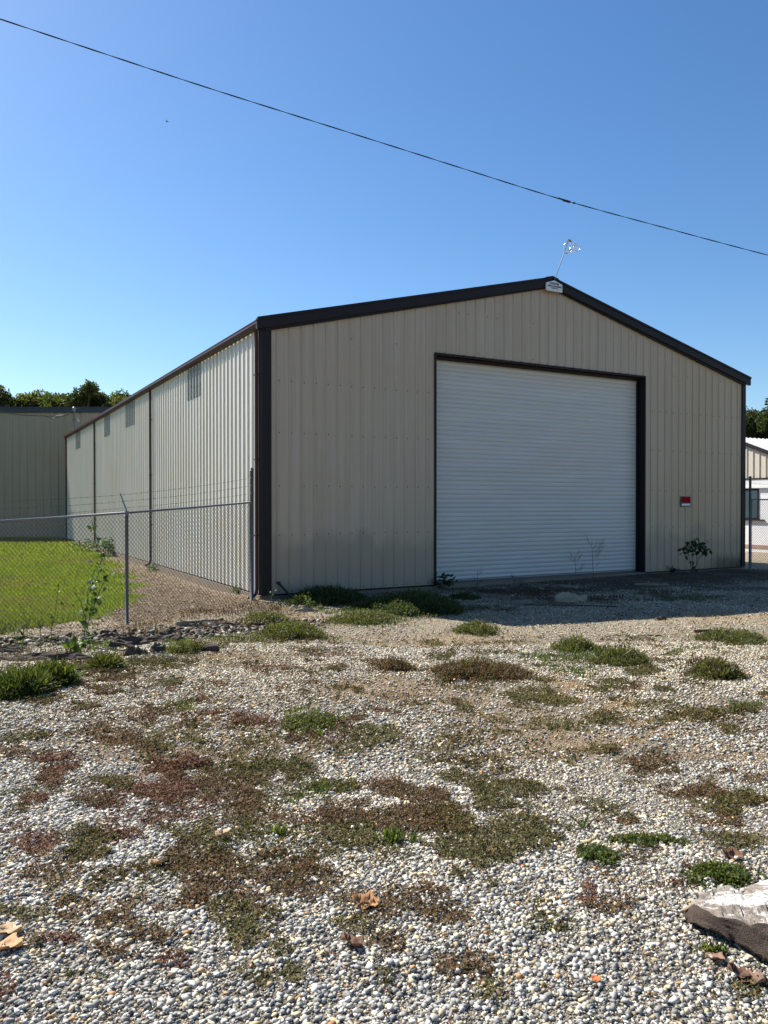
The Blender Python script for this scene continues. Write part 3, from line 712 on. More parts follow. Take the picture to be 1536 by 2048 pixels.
# rake trim (gable fascia)
mb = MB(); FH = .24
for s in (0, 1):
    X0 = -.16 if s == 0 else W + .16; xm = W / 2
    zz = lambda x: EZ + .06 + SL * (x if s == 0 else W - x)
    q = [(X0, -.13, zz(X0) - FH), (xm, -.13, zz(xm) - FH), (xm, -.13, zz(xm)), (X0, -.13, zz(X0))]
    if s: q = q[::-1]
    mb.prism(q, (0, .10, 0))
    q2 = [(X0, -.155, zz(X0) - .035), (xm, -.155, zz(xm) - .035), (xm, -.155, zz(xm) + .02), (X0, -.155, zz(X0) + .02)]
    if s: q2 = q2[::-1]
    mb.prism(q2, (0, .022, 0))
    q3 = [(X0 + (.2 if s == 0 else -.2), -.028, zz(X0) - FH - .02), (xm, -.028, zz(xm) - FH - .03), (xm, -.028, zz(xm) - FH + .01), (X0 + (.2 if s == 0 else -.2), -.028, zz(X0) - FH + .05)]
    if s: q3 = q3[::-1]
    mb.prism(q3, (0, -.05, 0))
# lapped joints of the trim lengths
for fx in (.12, .30, .46, .62, .80, .93):
    x = W * fx; z = EZ + .06 + SL * (x if x < W / 2 else W - x)
    mb.box((x, -.1335, z - FH - .0), (x + .012, -.1302, z - .04))
mb.build('rake_trim', M['brown'], wh)
# corner trims
mb = MB()
mb.box((-.035, -.045, -.02), (.175, .0, EZ - .15)); mb.box((-.042, 0.002, -.02), (-.002, .12, EZ - .12)); mb.box((.168, -.052, -.02), (.196, -.0465, EZ - .15))
mb.build('corner_trim', M['brown'], wh)
mb = MB(); mb.box((W - .14, -.045, -.02), (W + .03, .0, EZ - .14)); mb.box((W - .0, .002, -.02), (W + .042, .12, EZ - .1)); mb.build('corner_trim', M['brown'], wh)
# base trim and foundation
mb = MB(); mb.box((.19, -.046, -.035), (dl - .041, -.002, .0)); mb.build('base_trim', M['brown'], wh)
mb = MB(); mb.box((dr + .036, -.046, -.035), (W - .145, -.002, .0)); mb.build('base_trim', M['brown'], wh)
mb = MB(); mb.box((-.03, -.02, -.6), (W + .03, LEN, -.036)); mb.box((dl - .02, -.06, -.5), (dr + .05, -.0201, -.012)); mb.box((dl - .02, -.0199, -.0355), (dr + .05, .5, -.008)); mb.build('foundation', M['concrete'], wh)
# gutter
mb = MB(); y0, y1 = -.11, LEN + .1
prof = [(-.02, EZ - .165), (-.13, EZ - .165), (-.165, EZ - .09), (-.165, EZ - .03), (-.175, EZ - .03), (-.175, EZ - .015), (-.155, EZ - .015), (-.15, EZ - .08), (-.12, EZ - .14), (-.02, EZ - .14)]
mb.prism([(x, y0, z) for x, z in prof], (0, y1 - y0, 0)); mb.box((-.165, y0 - .004, EZ - .165), (-.02, y0 + .004, EZ - .03))
mb.build('gutter', M['brown_lit'], wh)
# downspouts
ys = [.16, side_y(302, -.06), side_y(190, -.06), LEN - .2]
for k, yv in enumerate(ys):
    mb = MB()
    mb.tube([(-.09, yv, EZ - .16), (-.085, yv, EZ - .3), (-.075, yv, EZ - .5), (-.075, yv, .12), (-.095, yv, .03), (-.17, yv - .02, -.045), (-.27, yv - .04, -.08)], [.045] * 7, 8)
    for z in (1.3, 3.0, 4.9): mb.box((-.124, yv - .058, z), (-.026, yv + .058, z + .035))
    mb.build('downspout', M['brown_lit'], wh)
# light panels in the side wall
for (pa, pb) in ((376.5, 401), (255, 269), (210.5, 221.5), (153, 162)):
    ya, yb = side_y(401 if pa > 300 else pb), side_y(pa)
    ya = .32 + round((ya - .32) / .3048) * .3048 - .034; yb = ya + max(3, round((yb - ya) / .3048)) * .3048 + .068
    mb = MB(); pts = profile(ya, yb, .32, h=.036)
    for (xa, da), (xb, db) in zip(pts[:-1], pts[1:]):
        mb.quad((-db - .004, xb, 5.02), (-da - .004, xa, 5.02), (-da - .004, xa, EZ - .17), (-db - .004, xb, EZ - .17))
    mb.build('light_panel', M['fibre'], wh)
# door
dp = .27
mb = MB(); pitch = .1178; z = .03; prof = []
while z < dtop:
    for a, d in ((0, 0), (.007, .0), (.013, .013), (.035, .019), (.062, .021), (.09, .018), (.1095, .010), (.1125, 0)):
        prof.append((z + a, d))
    z += pitch
prof.append((z, 0))
xs = [dl + .02 + (dr - dl - .04) * k / 6 for k in range(7)]
for (za, da), (zb, db) in zip(prof[:-1], prof[1:]):
    for xa, xb in zip(xs[:-1], xs[1:]): mb.quad((xa, dp - da, za), (xb, dp - da, za), (xb, dp - db, zb), (xa, dp - db, zb))
door = mb.build('roll_up_door', M['door'], wh)
mb = MB(); mb.box((dl + .02, dp - .035, -.006), (dr - .02, dp + .01, .0295)); mb.box((dl + .02, dp - .045, .06), (dr - .02, dp - .024, .072)); mb.build('bottom_bar', M['galv_dark'], door)
mb = MB(); mb.box((dl - .04, -.05, -.03), (dl, .34, dtop + .002)); mb.build('door_jamb', M['brown'], wh)
mb = MB(); mb.box((dr, -.05, -.03), (dr + .035, .34, dtop + .002)); mb.build('door_jamb', M['brown'], wh)
mb = MB(); mb.box((dl - .04, -.05, dtop + .0025), (dr + .035, .02, dtop + .04)); x = dl + .2
while x < dr: mb.box((x, -.056, dtop + .035), (x + .03, -.0502, dtop + .052)); x += .305
mb.build('head_trim', M['brown'], wh)
mb = MB(); mb.box((dl + .001, .0201, dtop + .0025), (dr - .001, .34, dtop + .03)); mb.box((dl + .001, .17, dtop - .09), (dr - .001, .21, dtop)); mb.build('door_head', M['brown'], wh)
for x, n_ in ((dl + .002, 0), (dr - .062, 1)):
    mb = MB(); mb.box((x, dp - .07, 0), (x + .06, dp - .03, dtop - .13)); o = mb.build('door_track', M['brown'], wh)
# ridge name plate
def text_mesh(name, s, size, loc, rot, mat, parent, bold=0.0):
    cu = bpy.data.curves.new(name, 'FONT'); cu.body = s; cu.size = size; cu.align_x = 'CENTER'; cu.extrude = .002; cu.offset = bold
    t = bpy.data.objects.new(name, cu); C.objects.link(t)
    dg = bpy.context.evaluated_depsgraph_get(); me = bpy.data.meshes.new_from_object(t.evaluated_get(dg))
    bpy.data.objects.remove(t); o = bpy.data.objects.new(name, me); C.objects.link(o); me.materials.clear(); me.materials.append(mat)
    o.location = loc; o.rotation_euler = rot; o.parent = parent; return o
xm = W / 2; zt = RZ + .06
pl = [(xm - .235, -.19, zt - .385), (xm + .32, -.19, zt - .385), (xm + .32, -.19, zt - .175), (xm + .04, -.19, zt - .09), (xm - .235, -.19, zt - .175)]
mb = MB(); mb.prism(pl, (0, .05, 0)); plate = mb.build('name_plate', M['white'], wh)
HX = (math.pi / 2, 0, 0)
text_mesh('lettering', 'CUSTOM', .080, (xm + .03, -.1925, zt - .21), HX, M['sign_black'], plate, .002)
text_mesh('lettering', 'METAL BUILDINGS', .058, (xm + .045, -.1925, zt - .272), HX, M['sign_black'], plate, .002)
text_mesh('lettering', 'NORTH CO.', .045, (xm + .045, -.1925, zt - .32), HX, M['sign_black'], plate, .001)
mb = MB(); mb.prism([(xm - .22, -.17, zt - .02), (xm, -.17, zt + .035), (xm + .22, -.17, zt - .02), (xm + .2, -.17, zt - .075), (xm, -.17, zt - .015), (xm - .2, -.17, zt - .075)], (0, .3, 0)); mb.build('ridge_cap', M['brown'], wh)

# ------------------------------------------------------------------ aerial on the ridge
AY = 21.25
def P_(px, py, dy=0.0): return at_depth(px, py, AY + dy)
base = P_(1106, 567)
ae = empty('roof_aerial', base); tag(ae, 'bare metal aerial leaning on a thin mast at the roof peak', 'aerial')
def lp(p): return p - base
Z4 = lambda x, y, dy=0.0: lp(P_(1040 + x / 7.68, 460 + y / 7.68, dy))
mb = MB(); mb.tube([Z4(505, 815), Z4(540, 750)], .014, 6); mb.tube([Z4(535, 760), Z4(690, 320), Z4(742, 165)], .012, 6); mb.build('mast', M['galv'], ae)
mb = MB(); mb.tube([Z4(520, 790), Z4(500, 812), Z4(478, 780), Z4(455, 800), Z4(458, 835)], .011, 6); mb.build('mast_bracket', M['galv_dark'], ae)
mb = MB()
def ell(cx, cy, rx, ry, tilt, dy, a0=0, a1=360, n=18):
    out = []
    for k in range(n + 1):
        a = math.radians(a0 + (a1 - a0) * k / n); x = rx * math.cos(a); y = ry * math.sin(a); t = math.radians(tilt)
        out.append(Z4(cx + x * math.cos(t) - y * math.sin(t), cy + x * math.sin(t) + y * math.cos(t), dy * math.cos(a)))
    return out
mb.tube(ell(745, 260, 70, 100, 12, .10, 30, 330), .009, 6); mb.build('loop', M['aerial'], ae)
mb = MB(); mb.tube(ell(874, 274, 46, 60, 0, .16), .012, 6); mb.build('loop', M['aerial'], ae)
mb = MB()
mb.tube([Z4(742, 165), Z4(750, 180), Z4(860, 222)], .015, 6); mb.tube([Z4(690, 292), Z4(830, 302)], .010, 5); mb.tube([Z4(790, 205), Z4(768, 322)], .010, 5)
mb.tube([Z4(838, 228), Z4(828, 318), Z4(890, 332)], .012, 5); mb.tube([Z4(725, 320), Z4(770, 305), Z4(830, 315)], .012, 5); mb.tube([Z4(850, 230), Z4(910, 255)], .009, 5)
mb.build('boom', M['aerial'], ae)
mb = MB(); mb.tube([Z4(735, 150), Z4(770, 165), Z4(790, 180)], [.02, .03, .018], 8); mb.build('clamp', M['galv'], ae)
mb = MB(); mb.tube([Z4(695, 352), Z4(730, 360)], [.02, .016], 8); mb.build('clamp', M['galv'], ae)

# ------------------------------------------------------------------ notice on the wall
nx0 = wall_x(1358.5); nx1 = wall_x(1378.5)
nb = empty('notice_sign', loc2w((nx0 + nx1) / 2, -.055, 2.1), TH); tag(nb, 'small red and black notice with a white strip screwed to the gable wall', 'sign')
hw = (nx1 - nx0) / 2 * .98; hh_ = .165
mb = MB(); mb.box((-hw, -.004, -hh_), (hw, .006, hh_)); mb.build('board', M['galv'], nb)
mb = MB(); mb.box((-hw + .012, -.007, -hh_ + .015), (hw - .012, -.0045, hh_ - .014)); mb.build('panel', M['sign_black'], nb)
mb = MB(); mb.box((-hw + .02, -.010, -.03), (hw - .02, -.0075, hh_ - .024)); mb.build('panel', M['sign_red'], nb)
mb = MB(); mb.box((-hw + .03, -.010, -hh_ + .040), (hw - .03, -.0075, -.062)); mb.build('strip', M['white'], nb)

# ------------------------------------------------------------------ chain link fences
def fence(name, label, posts, term, rail, mesh_dz, tail_arm=True, base_lower=0.04):
    """posts: list of (x,y) ; term: index of the tall terminal post; rail: rail heights at posts"""
    o0 = Vector((posts[0][0], posts[0][1], 0)); fe = empty(name, o0); tag(fe, label, 'fence', None)
    pv = [Vector((x, y, 0)) - o0 for x, y in posts]
    gz = [float(height(x, y)) for x, y in posts]
    for k, p in enumerate(pv):
        mb = MB()
        if k == term:
            mb.tube([(p.x, p.y, gz[k] - .1), (p.x, p.y, rail[k] + .72)], .039, 12); mb.tube([(p.x, p.y, rail[k] + .70), (p.x, p.y, rail[k] + .74), (p.x, p.y, rail[k] + .765)], [.046, .044, .012], 12)
            o = mb.build('post', M['galv_dark'], fe)
            for z in (rail[k] + .54, rail[k] + .37, rail[k] + .2, rail[k] - .04, rail[k] - .75, rail[k] - 1.35, rail[k] - 1.75):
                m2 = MB(); m2.tube([(p.x, p.y, z), (p.x, p.y, z + .022)], .045, 12); m2.build('tension_band', M['galv'], o)
        else:
            mb.tube([(p.x, p.y, gz[k] - .1), (p.x, p.y, rail[k])], .031, 12); o = mb.build('post', M['galv_dark'], fe)
            m2 = MB(); m2.tube([(p.x, p.y, rail[k] - .05), (p.x, p.y, rail[k] + .03)], .038, 12)
            if tail_arm:
                d = Vector((-.10, -.06, .33)); m2.tube([(p.x, p.y, rail[k] + .03), tuple(Vector((p.x, p.y, rail[k] + .03)) + d)], [.016, .009], 6)
            m2.build('arm_bracket', M['galv'], o)
            for z in (rail[k] - .4, rail[k] - .8, rail[k] - 1.2, rail[k] - 1.6, rail[k] - 2.0):
                m2 = MB(); m2.tube([(p.x, p.y, z), (p.x, p.y, z + .006)], .036, 10); m2.build('wire_tie', M['galv'], o)
    for k in range(len(pv) - 1):
        a, b_ = pv[k], pv[k + 1]; d = (b_ - a); Ln = d.length; d /= Ln; nrm = Vector((-d.y, d.x, 0))
        A = a + Vector((0, 0, rail[k])); B = b_ + Vector((0, 0, rail[k + 1]))
        mb = MB(); mb.tube([A, A.lerp(B, .5) - Vector((0, 0, .006)), B], .021, 8); mb.build('top_rail', M['galv'], fe)
        mb = MB(); cell = .078; H0 = [rail[k] - .0, rail[k + 1] - .0]
        nH = 60
        def top(s): return H0[0] + (H0[1] - H0[0]) * s / Ln + .02
        def bot(s):
            x, y = posts[k][0] + d.x * s, posts[k][1] + d.y * s
            return float(height(x, y)) + base_lower
        s = -2.3
        rr = .0034
        while s < Ln + 2.3:
            for sg in (1, -1):
                # strand rising to the right (sg=1) or left: clip to the bay
                s0 = s; pts_ = []
                Hh = 2.4
                zb = bot(min(max(s0, 0), Ln))
                sA, zA = s0, zb; sB, zB = s0 + sg * Hh * .92, zb + Hh
                # clip in s
                def clip(sA, zA, sB, zB):
                    if sB < sA: sA, zA, sB, zB = sB, zB, sA, zA
                    if sB <= 0 or sA >= Ln: return None
                    if sA < 0: zA += (zB - zA) * (0 - sA) / (sB - sA); sA = 0
                    if sB > Ln: zB = zA + (zB - zA) * (Ln - sA) / (sB - sA); sB = Ln
                    return sA, zA, sB, zB
                c_ = clip(sA, zA, sB, zB)
                if c_ is None: continue
                sA, zA, sB, zB = c_
                def zclip(sA, zA, sB, zB):
                    # clip against top and bottom lines (linear approx at ends)
                    for it in range(3):
                        for end in (0, 1):
                            ss_, z_ = (sA, zA) if end == 0 else (sB, zB)
                            lim_t, lim_b = top(ss_), bot(ss_); sl = (zB - zA) / (sB - sA + 1e-9)
                            if z_ > lim_t: ns = ss_ - (z_ - lim_t) / sl; nz = lim_t
                            elif z_ < lim_b - .02: ns = ss_ + (lim_b - z_) / sl; nz = lim_b
                            else: continue
                            if end == 0: sA, zA = ns, nz
                            else: sB, zB = ns, nz
                    return sA, zA, sB, zB
                sA, zA, sB, zB = zclip(sA, zA, sB, zB)
                if sB - sA < .02 or sA < -.01 or sB > Ln + .01: continue
                off = nrm * (.0019 * sg - .03)
                p = a + d * sA + Vector((0, 0, zA)) + off; q = a + d * sB + Vector((0, 0, zB)) + off
                mb.tube([p, p.lerp(q, .5) + nrm * .002 * math.sin(s * 3), q], rr, 4, 0, False)
            s += cell
        # twisted barbs along the top selvage
        s = .02
        while s < Ln:
            z = top(s); p = a + d * s + Vector((0, 0, z - .02)) - nrm * .03
            mb.tube([p, p + Vector((d.x * .018, d.y * .018, .035)), p + Vector((-d.x * .008, -d.y * .008, .062))], .0024, 4)
            s += cell
        mb.build('chain_link_mesh', M['wire'], fe)
        for j, dz in enumerate(mesh_dz):
            tA = .54 - .17 * j; 
            zA = rail[k] + (tA if k == term else dz); zB = rail[k + 1] + (tA if k + 1 == term else dz)
            oA = Vector((0, 0, 0)) if k == term else Vector((-.085 + .03 * j, -.05 + .02 * j, 0)); oB = Vector((0, 0, 0)) if k + 1 == term else Vector((-.085 + .03 * j, -.05 + .02 * j, 0))
            A = a + oA + Vector((0, 0, zA)); B = b_ + oB + Vector((0, 0, zB))
            mb = MB(); path = [A.lerp(B, t / 8) - Vector((0, 0, .03 * math.sin(math.pi * t / 8))) for t in range(9)]
            mb.tube(path, .0024, 4)
            t = .06
            while t < 1:
                p = A.lerp(B, t) - Vector((0, 0, .03 * math.sin(math.pi * t)))
                mb.tube([p + Vector((-.006, 0, -.014)), p + Vector((.006, 0, .014))], .0013, 4); mb.tube([p + Vector((.006, .0, -.014)), p + Vector((-.006, 0, .014))], .0013, 4); t += .13 / Ln
            mb.build('barbed_wire', M['wire'], fe)
    # tension bar
    k = term; nb_ = k + 1 if k + 1 < len(pv) else k - 1
    d = (pv[nb_] - pv[k]).normalized(); p = pv[k] + d * .06
    mb = MB(); mb.tube([(p.x, p.y, gz[k] + .05), (p.x, p.y, rail[k] - .02)], .008, 5); mb.build('tension_bar', M['galv'], fe)
    return fe
t0 = Vector((-2.93, 17.25)); t1 = Vector((-4.76, 14.4)); dd_ = t1 - t0
fence('chain_link_fence', 'grey chain link fence with barbed wire meeting the left corner of the warehouse', [(t0.x, t0.y), (t1.x, t1.y), (t1.x + dd_.x, t1.y + dd_.y), (t1.x + 2 * dd_.x, t1.y + 2 * dd_.y)], 0, [2.06, 1.86, 1.71, 1.60], [.33, .21, .09])
c = loc2w(W + .16, -.12)
fence('chain_link_fence', 'short stretch of chain link fence beyond the right corner of the warehouse', [(c.x, c.y), (c.x + 3.1, c.y + .2), (c.x + 6.2, c.y + .4)], 0, [2.17, 2.17, 2.17], [.33, .21, .09])

# ------------------------------------------------------------------ overhead service cable
def cable_pt(px, py, y): return at_depth(px, py, y)
ctl = [(-420, -100), (0, 38), (400, 171), (768, 287), (1130, 402), (1536, 511), (2000, 622)]
pts = []
for px in np.arange(-420, 2000, 5):
    py = np.interp(px, [c_[0] for c_ in ctl], [c_[1] for c_ in ctl])
    pts.append((px, py))
pa = np.array(pts); k5 = np.ones(41) / 41; pys = np.convolve(np.pad(pa[:, 1], 20, mode='reflect', reflect_type='odd'), k5, mode='valid')
path = [cable_pt(px, py, 8.2 + (px / 1536) * 3.2) for px, py in zip(pa[:, 0], pys)]
svc = empty('service_cable', path[0]); tag(svc, 'dark twisted service cable sagging across the open sky', 'cable')
s = 0; strands = [[], []]
for k, p in enumerate(path):
    if k: s += (p - path[k - 1]).length
    for j in (0, 1):
        a = s / .40 * 2 * math.pi / 2 + j * math.pi
        strands[j].append(p - path[0] + Vector((0, math.cos(a), math.sin(a))) * .0040)
for j in (0, 1):
    mb = MB(); mb.tube(strands[j], .0037, 6); mb.build('strand', M['black'], svc)
sp_i = int((1130 + 420) / 5); q = [path[sp_i + k] - path[0] for k in (-4, -1, 0, 1, 3)]
mb = MB(); mb.tube([path[sp_i - 3] - path[0] + Vector((0, 0, .005)), path[sp_i - 1] - path[0]], .011, 8); mb.tube([path[sp_i - 1] - path[0] + Vector((0, 0, -.004)), path[sp_i + 2] - path[0] + Vector((0, 0, -.002))], .016, 8); mb.tube([path[sp_i + 3] - path[0], path[sp_i + 4] - path[0]], .012, 8)
mb.build('splice', M['black'], svc)

# ------------------------------------------------------------------ far building (left)
FY = 48.95; FZ = 8.1; xl, xr = -75, -16.4
fb = empty('metal_building', (xl, FY, 0)); tag(fb, 'long grey green metal building with navy fascia behind the lawn', 'building')
mb = MB(); pts = profile(0, xr - xl, .2, .485, .03, .045, .02, .0)
for (xa, da), (xb, db) in zip(pts[:-1], pts[1:]): mb.quad((xa, -da, -.12), (xb, -db, -.12), (xb, -db, FZ - .32), (xa, -da, FZ - .32))
mb.quad((xr - xl, 0, -.12), (xr - xl, 0.6, -.12), (xr - xl, .6, FZ - .3), (xr - xl, 0, FZ - .3)); mb.build('front_wall', M['far'], fb)
mb = MB(); mb.box((0, .6, -.12), (xr - xl, 14, FZ - .3)); mb.build('rear_block', M['far'], fb)
mb = MB(); mb.box((-.1, -.16, FZ - .34), (xr - xl + .1, .0, FZ)); mb.box((-.1, -.2, FZ - .06), (xr - xl + .1, -.161, FZ + .01)); mb.build('fascia', M['navy'], fb)
mb = MB(); mb.prism([(-.1, -.1, FZ + .002), (-.1, 7, FZ + .15), (-.1, 14.1, FZ + .002)], (xr - xl + .2, 0, 0)); mb.build('roof', M['roof'], fb)
mb = MB(); mb.box((0, -.05, -.6), (xr - xl, .01, -.121)); mb.build('foundation', M['concrete'], fb)
# service mast at the far corner of the warehouse
mp = loc2w(.35, LEN - .55); my = mp.y
sm = empty('service_mast', (mp.x, mp.y, 6.2)); tag(sm, 'thin service mast with weatherhead and looped cables at the far eave', 'mast')
mxp = 768 + F * mp.x / mp.y
top_ = at_depth(mxp, 822, my)
mb = MB(); mb.tube([(0, 0, -.1), (0, 0, top_.z - 6.2)], .045, 8); mb.build('mast', M['galv_dark'], sm)
mb = MB(); mb.tube([(0, 0, top_.z - 6.2), (0, -.02, top_.z - 6.05), (-.03, -.08, top_.z - 5.98)], [.075, .13, .04], 8); mb.build('weatherhead', M['galv'], sm)
mb = MB()
for r_, ph in ((.33, 0), (.24, .5), (.42, 1.0)):
    mb.tube([(math.cos(a) * r_ * .9 + .12, -.06, top_.z - 6.45 + math.sin(a) * r_) for a in np.linspace(-2.4 + ph, 1.6 + ph * .3, 14)], .010, 5)
mb.build('cable_loops', M['black'], sm)
pc = [(0, 823), (40, 830), (90, 832), (112, 835), (138, 829)]
pth = [at_depth(px, py, my - .3 - (138 - px) * .04) for px, py in pc]; p0 = pth[0]
pth = [at_depth(-60, 812, my - 8)] + pth; p0 = pth[0]
dc = empty('drop_cable', p0); tag(dc, 'dark drop cable running from the left to the service mast', 'cable')
mb = MB(); mb.tube([p - p0 for p in pth], .022, 5); mb.build('strand', M['black'], dc)
pth2 = [at_depth(px, py, my - .5) for px, py in ((88, 832), (100, 836), (110, 836), (112, 831), (128, 830))]
mb = MB(); mb.tube([p - p0 for p in pth2], .012, 5); mb.build('strand', M['black'], dc)

# ------------------------------------------------------------------ neighbour building (right)
DX_, DY_ = -sT, cT
q0 = Vector((16.3 - 3.3 * DX_, 34.0 - 3.3 * DY_, 0)); nbg = empty('neighbour_building', q0, TH)
tag(nbg, 'white block building with cream gable and pale metal roof beyond the right fence', 'building')
ND = 9.0; NL = 14.0; NE = 3.16; NR = 4.96; nsl = (NR - NE) / (ND / 2)
mb = MB(); mb.box((0, 0, -.3), (NL, ND, NE - .06)); mb.build('block_wall', M['block'], nbg)
mb = MB(); mb.box((-.05, -.02, 2.80), (-.002, ND, 3.10)); mb.box((-.09, -.02, 2.72), (-.051, ND, 2.80)); mb.build('soffit_board', M['white'], nbg)
mb = MB(); mb.box((-.07, -.1, 3.101), (.0, ND, 3.16)); mb.build('gable_base_trim', M['brown'], nbg)
ngz = lambda y: NE + nsl * (y if y < ND / 2 else ND - y)
mb = MB(); pts = profile(0.01, ND - .01, .15, .3048, .03, .034, .014, .0)
pts = sorted(pts + [(ND / 2, 0)])
for (ya, da), (yb, db) in zip(pts[:-1], pts[1:]): mb.quad((-db - .01, yb, 3.161), (-da - .01, ya, 3.161), (-da - .01, ya, max(3.163, ngz(ya))), (-db - .01, yb, max(3.163, ngz(yb))))
mb.build('gable_wall', M['neigh'], nbg)
mb = MB()
mb.prism([(-.12, -.2, ngz(-.2) - .10), (-.12, ND / 2, NR - .10), (-.12, ND / 2, NR + .06), (-.12, -.2, ngz(-.2) + .06)], (.09, 0, 0)); mb.build('rake_trim', M['brown'], nbg)
mb = MB(); mb.prism([(-.12, ND + .2, NE - nsl * .2 - .10), (-.12, ND / 2, NR - .10), (-.12, ND / 2, NR + .06), (-.12, ND + .2, NE - nsl * .2 + .06)], (.09, 0, 0)); mb.build('rake_trim', M['brown'], nbg)
mb = MB(); mb.prism([(-.029, -.2, ngz(-.2) + .0), (-.029, ND / 2, NR + .0), (-.029, ND + .2, NE - nsl * .2), (-.029, ND + .2, NE - nsl * .2 + .05), (-.029, ND / 2, NR + .07), (-.029, -.2, ngz(-.2) + .05)], (NL + .1, 0, 0))
x = .2
while x < NL: mb.prism([(x, -.2, ngz(-.2) + .05), (x, ND / 2, NR + .07), (x, ND / 2, NR + .105), (x, -.2, ngz(-.2) + .085)], (.05, 0, 0)); x += .3048
mb.build('roof', M['white'], nbg)
mb = MB(); mb.box((-.03, 3.22, 1.36), (-.001, 4.3, 2.70)); wf = mb.build('window', M['brown'], nbg)
mb = MB(); mb.box((-.04, 3.27, 1.42), (-.031, 4.25, 2.64)); mb.build('pane', M['glass'], wf)
mb = MB(); mb.box((-.09, 2.95, 1.30), (-.001, 4.4, 1.355)); mb.build('sill', M['brown'], wf)
mb = MB(); mb.box((-.015, -.01, .08), (-.001, ND, .24)); mb.build('clay_stain', M['redsoil'], nbg)

# ------------------------------------------------------------------ trees
def tree(px, top_py, y, crown_r, label, pal, n=2600, leaf=.30, loose=False, name='tree', hb=0.0, group='trees beyond the buildings'):
    x = (px - 768) / F * y; topz = CZ + (1008.3 - top_py) * y / F; gz = -.12
    t = empty(name, (x, y, gz)); tag(t, label, 'tree', group); H = topz - gz
    mb = MB(); tr = .10 + H * .014
    cr = crown_r; cz = H - cr * 1.05
    mb.tube([(0, 0, -.3), (random.uniform(-.2, .2), 0, H * .3), (random.uniform(-.3, .3), random.uniform(-.3, .3), H * .6), (0, 0, H * .88)], [tr, tr * .8, tr * .5, tr * .12], 8)
    blobs = []
    nbz = 11 if not loose else 9
    for k in range(nbz):
        a = random.uniform(0, 2 * math.pi); rr = cr * random.uniform(.25, .8); zz = random.uniform(-1.0, .78) * cr * 1.15
        rr *= math.sqrt(max(.15, 1 - (zz / (cr * 1.5)) ** 2))
        c = Vector((math.cos(a) * rr, math.sin(a) * rr, cz + zz)); blobs.append((c, cr * random.uniform(.26, .48) * (.75 if loose else 1)))
        s0 = Vector((0, 0, min(H * .8, max(H * .25, c.z - cr * .7)))); mb.tube([s0, s0.lerp(c, .55) + Vector((0, 0, .15)), c], [tr * .35, tr * .22, tr * .06], 5)
    blobs.append((Vector((random.uniform(-.2, .2) * cr, 0, H - cr * .38)), cr * .36))
    mb.build('trunk', M['bark'], t)
    if hb:   # low skirt
        for k in range(6): blobs.append((Vector((random.uniform(-1, 1) * cr, random.uniform(-.5, .5) * cr, random.uniform(.15, .5) * H)), cr * .5))
    per = n // len(blobs); Pp = []; Cc = []
    for (c, r) in blobs:
        d = rng.normal(size=(per, 3)); d /= np.linalg.norm(d, axis=1)[:, None]
        rad = r * (rng.random(per) ** .45) * (1 + .35 * (fbm(d[:, 0] * 3 + c.x, d[:, 1] * 3 + d[:, 2] * 3, 8, 2) - .5) * 2)
        P = np.array(c) + d * rad[:, None] * np.array([1, 1, .85]); Pp.append(P)
        tone = random.uniform(.7, 1.3); base_c = np.array(random.choice(pal))
        Cc.append(base_c * tone * rng.uniform(.7, 1.3, (per, 1)))
    P = np.concatenate(Pp); cc = np.concatenate(Cc); m_ = len(P)
    s = leaf * rng.uniform(.5, 1.3, m_)
    V, Fa, C2 = scatter(TL, FL, P, np.stack([s, s, s], 1), rot_mats(m_, 3.1), cc)
    mesh_np('crown', V, Fa, M['treeleaf'], t, C2)
    return t
TP = [(.055, .070, .024), (.068, .078, .028), (.045, .062, .022), (.08, .082, .034)]
TDk = [(.03, .045, .015), (.04, .05, .02), (.05, .055, .022)]
lab = [('broad dark green tree leftmost above the grey building', -30, 792, 80, 4.2, TP), ('bushy tree with thin bare tips near the left edge', 14, 786, 82, 3.4, TP), ('rounded dull green tree second from the left edge', 40, 790, 86, 3.8, TP),
       ('low wide olive tree in the left treeline', 66, 794, 84, 3.6, TP), ('rounded tree with the highest dome left of the middle of the treeline', 84, 786, 88, 4.2, TP), ('narrow yellow green tree beside the low gap in the treeline', 101, 795, 82, 2.6, TP),
       ('full green tree just right of the low gap', 119, 789, 86, 3.6, TP), ('small pointed tree left of the tall airy one', 137, 791, 84, 2.7, TP), ('low dark tree right behind the service mast', 156, 792, 90, 3.4, TDk),
       ('round leafy tree to the right of the tall airy one', 208, 784, 84, 3.4, TP), ('olive tree partly behind the warehouse eave', 232, 784, 86, 3.6, TP), ('rightmost tree of the left treeline, tucked behind the eave', 252, 790, 88, 3.2, TDk)]
for (l_, px, py, y, r, pal) in lab: tree(px, py, y, r, l_, pal, 5200, .34, hb=1)
tree(176, 770, 78, 2.9, 'tall airy pine like tree rising above the left treeline', TDk, 2600, .26, True)
tree(190, 783, 79, 2.2, 'thin dark tree leaning against the tall airy one', TDk, 2000, .26, True)
for (l_, px, py, y, r) in (('dark leafy tree just beyond the right corner of the warehouse', 1497, 829, 62, 2.7), ('dark tree with a rounded top right of the corner', 1517, 826, 64, 2.5), ('tall dark tree cut by the right edge of the view', 1545, 806, 60, 3.0)):
    tree(px, py, y, r, l_, TDk, 6500, .24, hb=1, group='trees beyond the right fence')
tree(1478, 838, 66, 3.0, 'dark tree half hidden by the right corner trim', TDk, 4000, .26, hb=1, group='trees beyond the right fence')

